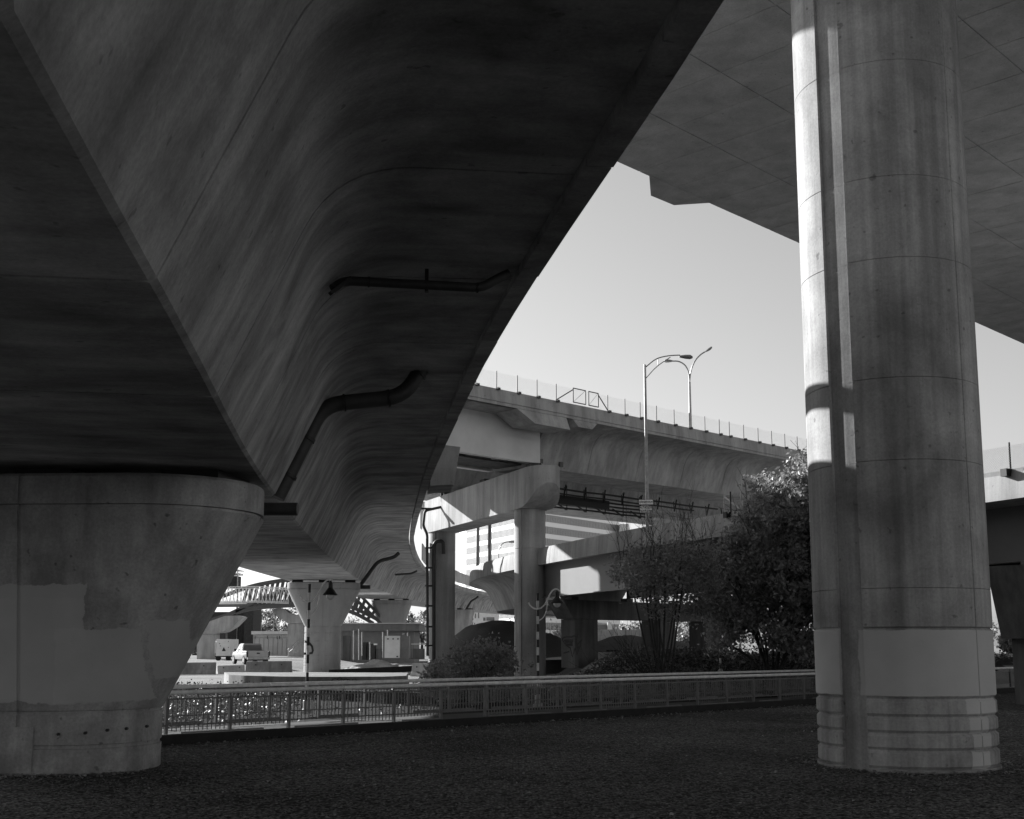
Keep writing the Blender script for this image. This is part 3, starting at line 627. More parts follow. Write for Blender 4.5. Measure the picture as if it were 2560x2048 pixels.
def rsweep(prof, s0, s1, name, mat, step=2.0, sm=28): mb = MB(); sweep(mb, [(rp(q)[0], rp(q)[1], q, 0) for q in np.arange(s0, s1, step)], lambda i: prof); return mb.build(name, mat, ramp, sm)
rsweep([(.0, -1.02), (8.5, -1.02), (8.5, -.72), (.0, -.72)], 0, rarc[-1] - 3, 'deck_slab', M['via'])
gq = np.arange(0, sJ, 2.0)
def gin(q): return .5 + 1.5 * max(0., min(1., (59 - rp(q)[0][1]) / 7))
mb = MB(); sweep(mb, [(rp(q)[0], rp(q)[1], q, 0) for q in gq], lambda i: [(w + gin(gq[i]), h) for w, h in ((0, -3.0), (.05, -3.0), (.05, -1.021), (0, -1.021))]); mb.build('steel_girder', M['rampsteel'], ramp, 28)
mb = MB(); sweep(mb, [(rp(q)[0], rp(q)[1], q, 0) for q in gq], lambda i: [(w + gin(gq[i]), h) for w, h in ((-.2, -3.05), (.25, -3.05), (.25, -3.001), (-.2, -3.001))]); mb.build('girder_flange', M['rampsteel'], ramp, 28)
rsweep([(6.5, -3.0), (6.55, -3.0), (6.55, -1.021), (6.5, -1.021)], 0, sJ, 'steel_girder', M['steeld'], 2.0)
rsweep([(2.3, -3.35), (6.2, -3.35)] + via_fillet((7.0, -2.0), (7.6, -1.2), (8.5, -1.03)) + via_fillet((.05, -1.03), (1.3, -1.3), (1.7, -2.0)), sJ, rarc[-1] - 3, 'concrete_box', M['via'], 2.0)
s = 0.0
while s < rarc[-1] - 6:
    L = 3.6; dz = random.uniform(-.01, .01); pf = [(-.05, -1.05), (.28, -1.05), (.28, 0 + dz), (.06, 0 + dz), (.0, -.25), (-.05, -.85)]
    mb = MB(); sweep(mb, [(rp(q)[0], rp(q)[1], q, 0) for q in (s + .012, s + L / 2, s + L - .012)], lambda i: pf); mb.build('parapet_panel', M['via'], ramp, 25); s += L
# wire fence on the ramp at the right edge of the view
for yv in (30, 33.5, 37.0, 41.0, 45.2, 49.5, 54):
    p, r = rp(rs(yv)); MB().tube([(p[0] + .1, p[1], p[2] - .3), (p[0] + .1, p[1], p[2] + .95)], .035, 8).build('fence_post', M['black'], ramp)
    MB().box((p[0] + r[0] * -.08, p[1] + r[1] * -.08, p[2] - .12), (.3, .26, .26), math.atan2(r[1], r[0])).build('post_shoe', M['black'], ramp)
for ya, yb in ((30, 37.0), (37.0, 45.2), (45.2, 54)):
    a, b = rp(rs(ya))[0], rp(rs(yb))[0]; chainlink((a[0] + .12, a[1], a[2] * 0), (b[0] + .12, b[1], 0), 8.02, 8.85, .085, .0035, ramp, M['galv'])
# bents of the low ramp
def ramp_bent(s, label, zc1, zc0, zg, mats, offs=(1.5, 6.6), colw=(1.75, 1.3), skew=0.0, ext=(.2, 8.8)):
    p, r = rp(s); rv = Vector((r[0], r[1], 0)); tv = Vector((-r[1], r[0], 0))
    rv = (rv * math.cos(skew) + tv * math.sin(skew)).normalized(); tv = Vector((-rv.y, rv.x, 0)); c = Vector((p[0], p[1], 0))
    t = thing('ramp_bent', (p[0], p[1], zg), label, 'bent', 'bents of the low ramp')
    def q(a, b, z): v = c + rv * a + tv * b; return Vector((v.x, v.y, z))
    hw_ = .7
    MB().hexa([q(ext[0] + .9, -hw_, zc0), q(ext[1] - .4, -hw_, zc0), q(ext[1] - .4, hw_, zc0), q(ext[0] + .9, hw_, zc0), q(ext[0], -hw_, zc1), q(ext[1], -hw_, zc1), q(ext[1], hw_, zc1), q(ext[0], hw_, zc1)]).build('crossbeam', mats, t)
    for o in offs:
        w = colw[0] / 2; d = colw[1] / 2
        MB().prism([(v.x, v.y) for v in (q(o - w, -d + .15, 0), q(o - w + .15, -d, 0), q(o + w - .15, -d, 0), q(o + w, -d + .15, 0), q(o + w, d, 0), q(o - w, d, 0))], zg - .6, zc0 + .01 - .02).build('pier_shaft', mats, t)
    for o in (1.5, 6.5): MB().box(q(o, 0, zc1 + .12), (.6, .5, .235), math.atan2(rv.y, rv.x)).build('bearing', M['steeld'], t)
    return t, q

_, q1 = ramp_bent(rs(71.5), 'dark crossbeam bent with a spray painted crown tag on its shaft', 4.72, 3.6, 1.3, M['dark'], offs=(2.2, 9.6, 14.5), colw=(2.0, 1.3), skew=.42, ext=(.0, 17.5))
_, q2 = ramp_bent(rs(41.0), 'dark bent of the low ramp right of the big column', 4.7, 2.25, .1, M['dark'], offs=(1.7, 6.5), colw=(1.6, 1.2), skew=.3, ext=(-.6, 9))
# crown-shaped graffiti on the bent's front face, drawn as flat strokes
fn = (q1(0, -1, 0) - q1(0, 0, 0)).normalized(); f0 = q1(2.2, -.655, 2)
def fpt(x, y): return onpl(x, y, f0, fn)
def z3(x, y): return (1380 + x * .1206, 1530 + y * .1206)
tagp = [[(205, 565), (250, 530), (330, 515), (400, 520), (470, 490), (550, 465), (525, 500), (515, 560), (512, 660), (520, 690), (620, 575), (590, 680), (560, 760), (515, 890), (490, 750)],
        [(490, 750), (465, 790), (425, 935), (380, 745), (300, 700), (260, 650), (205, 565)], [(250, 590), (440, 580)], [(252, 600), (430, 640)], [(270, 640), (440, 610)], [(290, 670), (430, 660)], [(300, 690), (430, 690)], [(535, 720), (555, 700), (550, 745), (530, 750), (535, 720)], [(240, 855), (360, 820)]]
gt = thing('crown_graffiti', tuple(f0), 'black crown shaped spray paint tag on the ramp bent', 'graffiti')
for st_ in tagp: MB().ribbon([fpt(*z3(x, y)) for x, y in st_], .085, fn).build('stroke', M['black'], gt)
# lamp poles bracketed to the far outer side of the low ramp
for (px, yb, Yq, lab) in ((1194, 1430, 101, 'left grey lamp pole on a tapered bracket at the ramp edge'), (1224, 1410, 92, 'right grey lamp pole on a tapered bracket at the ramp edge')):
    b = at(px, yb, Yq); t = thing('lamp_pole', tuple(b), lab, 'street lamp', 'poles bracketed to the low ramp')
    MB().tube([b, b + Vector((0, 0, 9.5))], [.16, .1], 10).build('pole', M['galv'], t, 40)
    MB().loft([[(b.x + sx * w, b.y + sy * w * .6, b.z + z) for sx, sy in ((-1, -1), (1, -1), (1, 1), (-1, 1))] for w, z in ((.16, -.62), (.36, .02), (.3, .12), (.18, .2))]).build('bracket', M['galv'], t)
    tip = b + Vector((1.8, -.4, 9.9)); MB().tube(arcpts([b + Vector((0, 0, 9.4)), b + Vector((.5, -.1, 9.9)), tip], .4, 3), .05, 8).build('arm', M['galv'], t); luminaire(tip, (1, -.2, 0), .7, t)
b = at(1247, 1402, 118); t = thing('curved_street_lamp', tuple(b), 'thin curved street lamp on the far end of the low ramp', 'street lamp')
P = [at(x, y, 118) for x, y in ((1247, 1402), (1247, 1375), (1252, 1362), (1262, 1356), (1270, 1355))]; MB().tube(arcpts(P, .5, 3), .05, 8).build('pole', M['galv'], t, 40); luminaire(P[-1], (1, 0, 0), .7, t)
# tall lamp with route signs
Ys = 62.0; b = at(1612, 1325, Ys); t = thing('sign_lamp_pole', tuple(b), 'tall single arm street lamp carrying two small route signs', 'street lamp')
tp = at(1612, 912, Ys); MB().tube([(tp.x, Ys, b.z - .4), (tp.x, Ys, tp.z)], [.1, .065], 12).build('pole', M['galv'], t, 40)
MB().tube(arcpts([at(1613, 919, Ys), at(1640, 896, Ys), at(1672, 889, Ys), at(1700, 888, Ys)], .9, 4), .032, 8).build('upper_arm', M['galv'], t, 40)
MB().tube(arcpts([at(1613, 948, Ys), at(1640, 917, Ys), at(1676, 893, Ys)], .9, 4), .025, 8).build('lower_arm', M['galv'], t, 40)
MB().tube([at(1645, 912, Ys), at(1645, 895, Ys)], .02, 6).build('strut', M['galv'], t)
luminaire(at(1698, 889, Ys) + Vector((0, 0, -.06)), (1, 0, -.06), .72, t, M['galv'])
def text_mesh(txt, size, mat, loc, parent, rot=(R(90), 0, 0), sx=1.0):
    cu = bpy.data.curves.new('txt', 'FONT'); cu.body = txt; cu.size = size; cu.align_x = 'CENTER'; cu.align_y = 'CENTER'; cu.offset = .004
    ob = bpy.data.objects.new('tmp', cu); COL.objects.link(ob); dg = bpy.context.evaluated_depsgraph_get(); me = bpy.data.meshes.new_from_object(ob.evaluated_get(dg))
    COL.objects.unlink(ob); bpy.data.objects.remove(ob); me.materials.clear(); me.materials.append(mat)
    o = bpy.data.objects.new('lettering', me); COL.objects.link(o); o.location = loc; o.rotation_euler = rot; o.scale = (sx, 1, 1)
    if parent: o.parent = parent; o.matrix_parent_inverse = parent.matrix_basis.inverted()
    return o
Yg = Ys - .14
for (x0, y0_, x1, y1_, lines) in ((1597, 1249, 1633, 1262, [('CHARLESTOWN BR', .1, 0)]), (1599, 1265, 1631, 1282, [('ALT ROUTE', .135, .085), ('RIGHT LANE', .135, -.085)])):
    a, c = at(x0, y1_, Yg), at(x1, y0_, Yg); m_ = (a + c) / 2; w, h = c.x - a.x, c.z - a.z
    sg = MB().box(m_, (w, .02, h)).build('sign_plate', M['black'], t); MB().box(m_ + Vector((0, -.012, 0)), (w - .03, .012, h - .03)).build('sign_face', M['white2'], sg)
    for tx, sz, dz in lines: text_mesh(tx, sz * 1.1, M['black'], m_ + Vector((0, -.023, dz)), sg, sx=.82 if len(tx) < 12 else .72)
# brace and posts of the ramp fence seen above the shrubs
for px, y0_, y1_ in ((1811, 1236, 1300), (1853, 1229, 1292)):
    MB().tube([at(px, y1_, 56 if px < 1830 else 54.5), at(px, y0_, 56 if px < 1830 else 54.5)], .035, 8).build('fence_post', M['galv'], ramp)
MB().tube([at(1812, 1243, 56), at(1853, 1275, 54.6)], .045, 8).build('fence_brace', M['galv'], ramp)

# ------------------------------------------------------------------ path and its two railings
PW = 3.3
mb = MB(); a, b = FA + FN * -.1, FB + FN * -.1
mb.hexa([Vector((v.x, v.y, -.3)) for v in (a, b, b + FN * (PW + .2), a + FN * (PW + .2))] + [Vector((v.x, v.y, .05)) for v in (a, b, b + FN * (PW + .2), a + FN * (PW + .2))]); tag(mb.build('path', M['path']), kind='structure')
kerb = MB().hexa([Vector((v.x, v.y, .005)) for v in (a - FN * .16, b - FN * .16, a * .0 + b - FN * .004, a - FN * .004)] + [Vector((v.x, v.y, .2)) for v in (a - FN * .16, b - FN * .16, b - FN * .004, a - FN * .004)])
tag(kerb.build('path_edge', M['wood']), kind='structure')
def panel_mesh(L, z0, z1, name):
    mb = MB(); n = int(L / .1)
    for i in range(1, n): x = i * L / n; mb.box((x, 0, (z0 + z1) / 2), (.019, .015, z1 - z0))
    return mb.mesh(name, M['picket'])
def railing(off, label, z0s):
    o = FA + FN * off; Lf = (FB - FA).length; t = thing('path_railing', (o.x, o.y, .16), label, 'railing', 'railings along the path'); rz = math.atan2(FD.y, FD.x); SP = 1.5; n = int(Lf / SP)
    pm = [panel_mesh(SP - .06, .24 + k, .90, 'picket_panel') for k in (0, .05, .1)]; po = MB().box((0, 0, .54), (.06, .075, .76)).mesh('post', M['picket']); rl = MB().box((SP / 2, 0, .9), (SP - .06, .03, .035)).box((SP / 2, 0, .36), (SP - .06, .025, .03)).mesh('rail_bar', M['picket'])
    hr = MB().tube([(0.006, 0, 0), (SP * 3 - .006, 0, 0)], .046, 14).mesh('handrail', M['rail'], 40); cp = MB().tube([(0, 0, 0), (0, 0, .12)], .018, 8).mesh('rail_stem', M['picket'])
    for k in range(n):
        p = o + FD * (k * SP)
        tag(inst(pm[(k * 7) % 3], 'picket_panel', p + FD * .03, t, rz), kind='stuff'); inst(po, 'post', p, t, rz); inst(rl, 'rail_bar', p + FD * .03, t, rz); inst(cp, 'rail_stem', p + Vector((0, 0, .9)), t, rz)
        if k % 3 == 0: inst(hr, 'handrail', p + Vector((0, 0, 1.035)), t, rz)
    # toe boards of uneven length below the pickets
    for k in range(0, n, 2):
        p = o + FD * (k * SP + random.uniform(0, .5)); L = random.uniform(1.1, 2.4); h = random.uniform(.05, .1)
        MB().box(p + FD * (L / 2) + FN * -.03 + Vector((0, 0, .22 - h / 2)), (L, .02, h), rz).build('toe_board', M['picket'], t)
    return t
railing(.08, 'front railing of grey handrail and pickets beside the gravel', .2)
railing(PW - .08, 'rear railing of grey handrail and pickets along the ivy bank', .2)

# ------------------------------------------------------------------ striped lamp posts
def striped_lamp(base, ztop, label):
    t = thing('striped_lamp_post', tuple(base), label, 'lamp post', 'striped lamp posts'); x, y, z = base; n = 13
    MB().lathe((x, y, z), [(.15, 0), (.15, .1), (.1, .14), (.1, .36), (.06, .40)], 16).build('foot', M['galv'], t, 35)
    for k in range(n): MB().tube([(x, y, z + .4 + (ztop - z - .4) / n * k + .002), (x, y, z + .4 + (ztop - z - .4) / n * (k + 1) - .002)], .041, 14).build('pole_band', M['black'] if (n - k) % 2 else M['whiteband'], t, 40)
    F_ = .43
    def q(dx, dz): return Vector((x + dx * F_, y - .06, ztop + dz * F_ * 1.12))
    arm = arcpts([q(-.68, -.62), q(-.6, -.78), q(-.45, -.93), q(-.22, -1.04), q(0, -1.05), q(.25, -.98), q(.5, -.78), q(.72, -.42), q(.92, -.02), q(1.12, .2), q(1.35, .27), q(1.52, .2), q(1.6, .1)], .05, 3)
    MB().tube(arm, .026, 10).build('curved_arm', M['rail'], t, 50)
    br = arcpts([q(.72, -.46), q(.7, -.8), q(.6, -1.25), q(.4, -1.62), q(.1, -1.78)], .1, 3); MB().tube(br, .017, 8).build('brace', M['rail'], t, 50)
    c = (x + 1.42 * F_, y - .06, ztop + .04)
    MB().lathe(c, [(.015, .05), (.03, .02), (.06, 0), (.065, -.16), (.09, -.19), (.21, -.35), (.205, -.365), (.08, -.22)], 20).build('lamp_shade', M['black'], t, 35)
    MB().lathe(c, [(.115, -.335), (.12, -.38), (.105, -.44), (.06, -.485), (.012, -.5)], 18).build('globe', M['lamp_glass'], t, 60)
    return t
striped_lamp(Vector((at(768, 1700, 34.5).x, 34.5, .1)), at(768, 1460, 34.5).z, 'left striped lamp post in front of the second flared pier')
striped_lamp(Vector((at(1345, 1700, 38).x, 38, .1)), at(1345, 1483, 38).z, 'middle striped lamp post in front of the near round bent column')
striped_lamp(Vector((at(1801, 1650, 53.6).x, 53.6, .6)), at(1801, 1500, 53.6).z, 'right striped lamp post mostly hidden in the leafy tree')

# ------------------------------------------------------------------ vegetation
def leaves(name, C_, size, mat, parent=None, flat=.0, stretch=1.5):
    n = len(C_); u = rng.normal(size=(n, 3)); u /= np.linalg.norm(u, axis=1)[:, None]; w = rng.normal(size=(n, 3)); w[:, 2] += flat * 3; u[:, 2] *= (1 - flat * .6)
    v = np.cross(w, u); v /= np.linalg.norm(v, axis=1)[:, None] + 1e-9; sz = (size * rng.uniform(.6, 1.35, n))[:, None]
    nn = np.cross(u, v) * sz * .18
    V = np.stack([C_ - u * sz * stretch * .5, C_ + v * sz * .42 + nn, C_ + u * sz * stretch * .5, C_ - v * sz * .42 + nn], 1).reshape(-1, 3); b_ = np.arange(n)[:, None] * 4
    F = np.concatenate([b_ + np.array([[0, 1, 2]]), b_ + np.array([[0, 2, 3]])], 0); return bulk(name, V, F, mat, parent)
def inpoly(x, y, poly):
    c = np.zeros(len(x), bool); j = len(poly) - 1
    for i in range(len(poly)):
        xi, yi = poly[i]; xj, yj = poly[j]; cond = ((yi > y) != (yj > y)) & (x < (xj - xi) * (y - yi) / (yj - yi + 1e-9) + xi); c ^= cond; j = i
    return c
def crown_points(poly, Ya, Yb, ncl, per, rad, flatten=.8):
    xs_ = [p[0] for p in poly]; ys_ = [p[1] for p in poly]; out = []
    while len(out) < ncl:
        x = rng.uniform(min(xs_), max(xs_)); y = rng.uniform(min(ys_), max(ys_))
        if inpoly(np.array([x]), np.array([y]), poly)[0]: out.append(tuple(at(x, y, rng.uniform(Ya, Yb))))
    c = np.array(out); k = rng.integers(int(per * .4), int(per * 1.6), ncl); idx = np.repeat(np.arange(ncl), k)
    r_ = rad * rng.uniform(.5, 1.3, ncl); return c, c[idx] + rng.normal(size=(len(idx), 3)) * (r_[idx] * .55)[:, None] * np.array([1, 1, flatten])
def twig(mb, p, d, L, r, depth, spread=.5, tips=None, n=5, up=.12):
    pts = [Vector(p)]; d = Vector(d).normalized(); k = 5
    for i in range(k): d = (d + Vector(rng.normal(size=3) * .12) + Vector((0, 0, up * .3))).normalized(); pts.append(pts[-1] + d * (L / k))
    mb.tube(pts, [r * (1 - .6 * i / k) for i in range(k + 1)], n, False)
    if tips is not None and depth == 0: tips.append(pts[-1])
    if depth > 0:
        for i in range(2, k + 1):
            for _ in range(1 if i < k else 2):
                dd = (d + Vector(rng.normal(size=3) * spread)).normalized(); twig(mb, pts[i], dd, L * rng.uniform(.45, .7), r * .5, depth - 1, spread, tips, 4, up)
# dense tree against the big column
t = thing('leafy_tree', tuple(at(1930, 1660, 50)), 'dense dark leafy tree beside the big round column', 'tree')
poly = [(1985, 1160), (2010, 1148), (2120, 1130), (2150, 1400), (2130, 1620), (2010, 1640), (1900, 1610), (1880, 1560), (1850, 1570), (1815, 1625), (1790, 1600), (1772, 1540), (1762, 1470), (1776, 1395), (1830, 1360), (1838, 1300), (1885, 1275), (1895, 1205), (1925, 1190), (1950, 1225)]
cl, pts = crown_points(poly, 47.6, 53, 560, 105, .48); leaves('crown', pts, .13, M['leafd'], t)
mb = MB(); base = Vector((at(1935, 1660, 50.4).x, 50.4, .3))
for k in range(16): tgt = Vector(cl[rng.integers(len(cl))]); mb.tube(arcpts([base + Vector(rng.normal(size=3) * .12), base.lerp(tgt, .5) + Vector((0, 0, .5)), tgt], 1.5, 4), .05, 6)
for k in range(8): twig(mb, cl[rng.integers(len(cl))], (-.3, 0, 1), 1.4, .02, 1)
mb.build('trunk', M['bark'], t)
# many-stemmed shrub left of it
t = thing('multi_stem_shrub', tuple(at(1655, 1700, 46.5)), 'many stemmed shrub with sparse leaves and bare twigs above', 'shrub')
poly = [(1530, 1420), (1580, 1365), (1650, 1370), (1700, 1345), (1790, 1360), (1800, 1460), (1760, 1540), (1700, 1520), (1665, 1540), (1620, 1520), (1590, 1470), (1540, 1450)]
cl, pts = crown_points(poly, 45.2, 48.6, 210, 40, .48); leaves('crown', pts, .1, M['leafs'], t)
mb = MB(); base = Vector((at(1655, 1690, 46.6).x, 46.6, .35))
for k in range(11):
    tgt = Vector(cl[rng.integers(len(cl))]); mid = base.lerp(tgt, .45) + Vector(((tgt.x - base.x) * .12, 0, -.2)); mb.tube(arcpts([base + Vector((rng.normal() * .18, rng.normal() * .15, 0)), mid, tgt], 1.2, 4), [.045] + [.04] * 4 + [.03] + [.022] if False else .034, 6)
for k in range(22): twig(mb, at(rng.uniform(1540, 1790), rng.uniform(1385, 1420), rng.uniform(45.6, 48)), (rng.normal() * .3, rng.normal() * .3, 1), rng.uniform(.9, 1.6), .014, 2, .35, None, 4, .3)
for k in range(9): twig(mb, base + Vector((-.2, 0, .1)), (-1.0 - .25 * k / 9, rng.normal() * .25, .25 + .14 * k), rng.uniform(1.5, 2.3), .02, 1, .35, None, 4, .2)
mb.build('stems', M['bark'], t)
# bush behind the railing in the middle
t = thing('leafy_bush', tuple(at(1190, 1740, 45)), 'dark leafy bush between the two bent columns, lit at left', 'bush')
poly = [(1068, 1735), (1075, 1690), (1100, 1660), (1135, 1640), (1160, 1610), (1200, 1600), (1225, 1598), (1240, 1615), (1265, 1625), (1285, 1660), (1300, 1740), (1180, 1750)]
cl, pts = crown_points(poly, 43.5, 46.5, 170, 36, .38); leaves('foliage', pts, .10, M['leafs'], t)
mb = MB(); base = Vector((at(1185, 1740, 45).x, 45, .0))
for k in range(14): tgt = Vector(cl[rng.integers(len(cl))]); mb.tube([base + Vector((rng.normal() * .3, rng.normal() * .2, 0)), base.lerp(tgt, .5) + Vector((0, 0, .15)), tgt], .016, 5)
mb.build('stems', M['bark'], t)
t = thing('pale_weed', tuple(at(1085, 1735, 42.5)), 'pale sunlit weeds growing at the left of the bush', 'weed')
cl, pts = crown_points([(1050, 1740), (1060, 1680), (1085, 1655), (1125, 1670), (1140, 1735)], 41.5, 43.2, 60, 30, .25); leaves('foliage', pts, .075, M['weed'], t, 0, 2.2)
t = thing('pale_weed', tuple(at(1322, 1710, 42)), 'small pale sprig climbing beside the middle striped lamp post', 'weed')
cl, pts = crown_points([(1308, 1700), (1312, 1655), (1330, 1660), (1338, 1700)], 41.5, 42, 9, 10, .15); leaves('foliage', pts, .07, M['weed'], t, 0, 1.6)
for k, (x, y) in enumerate(((735, 1705), (745, 1695))): pass
# ivy
def scatter(n, x0, x1, y0, y1, hz, test=None):
    X = rng.uniform(x0, x1, n); Y = rng.uniform(y0, y1, n); d = (X - FA.x) * FN.x + (Y - FA.y) * FN.y; ok = d > PW + .35
    if test is not None: ok &= test(X, Y)
    X, Y = X[ok], Y[ok]; Z = hgt(X, Y) + np.abs(rng.normal(size=len(X))) * hz + (np.sin(X * 1.7) * np.cos(Y * 1.3) + 1) * hz * .4; return np.stack([X, Y, Z], 1)
iv = np.concatenate([scatter(34000, -17, -4, 27, 57, .13, lambda X, Y: (X / Y > -.32) & (X / Y < -.185 + .02 * np.sin(Y)) & (Y < 57) & (np.sin(X * 1.1 + 2 * np.sin(Y * .5)) + np.sin(Y * .9) + rng.normal(size=len(X)) * .6 > -.7)), scatter(1800, -12, 4, 31, 56, .1, lambda X, Y: (X / Y > -.19))])
tag(leaves('ivy', iv, .095, M['ivy'], None, .55, 1.1), 'glossy ivy ground cover on the left beyond the railings', 'ivy', kind='stuff')
iv = scatter(30000, 1.5, 26, 44, 63, .16, lambda X, Y: (X / Y < .45))
tag(leaves('ivy_bank', iv, .12, M['ivy'], None, .45, 1.1), 'dark ivy covering the bank below the shrubs on the right', 'ivy', kind='stuff')
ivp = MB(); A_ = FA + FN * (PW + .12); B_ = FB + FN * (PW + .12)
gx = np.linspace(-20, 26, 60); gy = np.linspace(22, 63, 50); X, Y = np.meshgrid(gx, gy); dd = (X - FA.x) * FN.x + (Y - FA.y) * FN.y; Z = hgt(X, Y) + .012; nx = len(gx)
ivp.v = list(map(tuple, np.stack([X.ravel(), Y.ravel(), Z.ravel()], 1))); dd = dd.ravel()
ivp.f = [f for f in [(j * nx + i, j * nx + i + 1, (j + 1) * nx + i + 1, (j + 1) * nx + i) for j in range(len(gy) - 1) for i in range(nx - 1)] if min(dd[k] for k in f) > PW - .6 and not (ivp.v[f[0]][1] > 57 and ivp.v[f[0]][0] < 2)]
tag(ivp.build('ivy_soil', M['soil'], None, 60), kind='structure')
n_ = 800; lp = np.stack([rng.uniform(-9, 15, n_), 12.5 + 26 * rng.random(n_) ** 1.2, np.full(n_, .022)], 1); dd_ = (lp[:, 0] - FA.x) * FN.x + (lp[:, 1] - FA.y) * FN.y
extra = np.stack([FA.x + FD.x * (u_ := rng.uniform(8, 46, 900)) - FN.x * (v_ := .25 + np.abs(rng.normal(size=900)) * .55), FA.y + FD.y * u_ - FN.y * v_, np.full(900, .024)], 1)
th_ = rng.uniform(0, 6.28, 420); rr_ = 1.52 + np.abs(rng.normal(size=420)) * .3; ring1 = np.stack([CC.x + np.cos(th_) * rr_, CC.y + np.sin(th_) * rr_, np.full(420, .023)], 1)
xx_ = rng.uniform(-9.6, -5.9, 420); ring2 = np.stack([xx_, 19.12 - np.abs(rng.normal(size=420)) * .3 + np.clip(xx_ + 7, 0, 2) ** 2 * .55, np.full(420, .023)], 1)
lp = np.concatenate([lp[dd_ < -.3], extra, ring1, ring2]); tag(leaves('fallen_leaves', lp, .055, M['litter'], None, .92, 1.2), 'small pale fallen leaves scattered over the gravel', 'leaves', kind='stuff')
for px, py in ((145, 1836), (212, 1833), (267, 1826), (315, 1822), (366, 1816), (66, 1838)):
    rot_ = -.05; k_ = 0 if py > 1700 else (1 - (py - 1300) / 470) * .4; r_ = ray(px, py); n_v = Vector((math.sin(-rot_) * -1, -math.cos(rot_), 0)); c_ = Vector((-7.72, 20.55, 0)) + n_v * (1.35 + k_ + .002)
    p_ = onpl(px, py, c_, n_v); p_.y += 0; MB().tube([p_ + n_v * .004, p_ - n_v * .05], .024, 10).build('tie_hole', M['black'], pier1)
# dark mounds and the lit spoil beyond
def mound(name, c, rx, ry, h, mat, label, cat, n=26, rough=.12, sk=0.0):
    xs_ = np.linspace(-1, 1, n); V = []; F = []
    ph = rng.uniform(0, 6.28, 6)
    for j, b in enumerate(xs_):
        for i, a in enumerate(xs_):
            r_ = math.hypot(a, b); q = max(0, 1 - r_ * r_) ** 1.2; z = h * q * (1 + rough * (math.sin(5 * a + ph[0]) * math.cos(4 * b + ph[1]) + .6 * math.sin(11 * a + 7 * b + ph[2]) + .4 * math.sin(19 * a + ph[3]) * math.sin(17 * b + ph[4])))
            V.append((c[0] + a * rx + sk * z, c[1] + b * ry, c[2] - .1 + z))
    F = [(j * n + i, j * n + i + 1, (j + 1) * n + i + 1, (j + 1) * n + i) for j in range(n - 1) for i in range(n - 1)]
    mb = MB(); mb.add(V, F); return tag(mb.build(name, mat, None, 70), label, cat)
mound('earth_mound', (at(1238, 1600, 104).x, 104, 0), 6.6, 9, 4.3, M['mound'], 'large dark grassy mound behind the two bent columns', 'mound', 40, .05)
mound('earth_mound', (at(1372, 1620, 88).x, 88, .2), 4.2, 5, 2.6, M['mound'], 'smaller dark mound at the foot of the graffiti bent', 'mound', 30, .06)
mound('earth_mound', (at(1600, 1600, 112).x, 112, .6), 9, 8, 2.4, M['mound'], 'low dark mound seen between the ramp bent shafts', 'mound', 30, .06)
mound('sand_heap', (at(945, 1660, 90).x, 91, 0), 3.9, 2.6, .85, M['sand'], 'sunlit heap of pale sand behind a black board', 'heap', 60, .22)
MB().beam(at(822, 1682, 86.5), at(1030, 1672, 86.5), .12, .42).build('timber_board', M['wood'])
tag(bpy.data.objects['timber_board'], 'long black board lying in front of the sand heap', 'board')
mound('sand_heap', (at(1520, 1635, 80).x, 80, 1.25), 4.5, 5, .35, M['sand'], 'low sunlit spoil heap behind the ivy bank on the right', 'heap', 24, .2)
MB().beam(at(1516, 1627, 78), at(1555, 1627, 78), .2, .1).build('plank', M['wood']); tag(bpy.data.objects['plank'], 'dark plank lying on the low spoil heap', 'plank')
# ------------------------------------------------------------------ yard
pa = at(640, 1690, 58); mb = MB()
mb.prism([(at(560, 1690, 60).x, 61), (at(655, 1690, 58).x, 58), (at(780, 1690, 57.2).x, 57.2), (at(960, 1690, 57.6).x, 57.6), (at(1015, 1690, 59).x, 59.2), (at(1020, 1690, 66).x, 66), (at(560, 1690, 67).x, 67)], -.3, .56)
led = tag(mb.build('concrete_ledge', M['barrier']), 'low concrete ledge tagged with black bubble letters', 'ledge')
lt = thing('bubble_graffiti', tuple(at(864, 1700, 57.3)), 'black bubble letters sprayed on the low concrete ledge', 'graffiti')
for poly in ([(828, 1709), (830, 1700), (838, 1696), (846, 1700), (848, 1709)], [(843, 1697), (850, 1694), (857, 1699)], [(847, 1709), (848, 1701), (853, 1699), (857, 1709)], [(857, 1709), (858, 1700), (866, 1697), (870, 1702), (867, 1707)], [(867, 1698), (875, 1700), (876, 1709)], [(880, 1709), (881, 1699), (889, 1697), (894, 1709)]):
    MB().ribbon([onpl(x, y, (0, 57.3, 0), Vector((0, 1, 0))) for x, y in poly], .028, Vector((0, 1, 0))).build('stroke', M['black'], lt)
def barrier(p0, p1, h, label, mat):
    p0, p1 = Vector(p0), Vector(p1); d = (p1 - p0).normalized(); n = Vector((-d.y, d.x, 0)); rings = []
    for p, e in ((p0, .02), (p0 + d * .03, 0), (p1 - d * .03, 0), (p1, .02)):
        rings.append([p + n * a + Vector((0, 0, z - (e if z > .1 else 0))) for a, z in ((-.3, 0), (.3, 0), (.3, .08), (.17, .33 * h / .85), (.09, h), (-.09, h), (-.17, .33 * h / .85), (-.3, .08))])
    t = thing('jersey_barrier', tuple(p0), label, 'barrier', 'concrete barriers in the yard'); MB().loft(rings).build('barrier_body', mat, t)
    for q in (.22, .8): c = p0 + (p1 - p0) * q - n * .145 + Vector((0, 0, h * .72)); MB().tube([c + n * .05, c - n * .03], .045, 8).build('lifting_hole', M['black'], t)
    return t
def g0(px, Y): x = at(px, 1650, Y).x; return (x, Y, float(hgt(x, Y)))
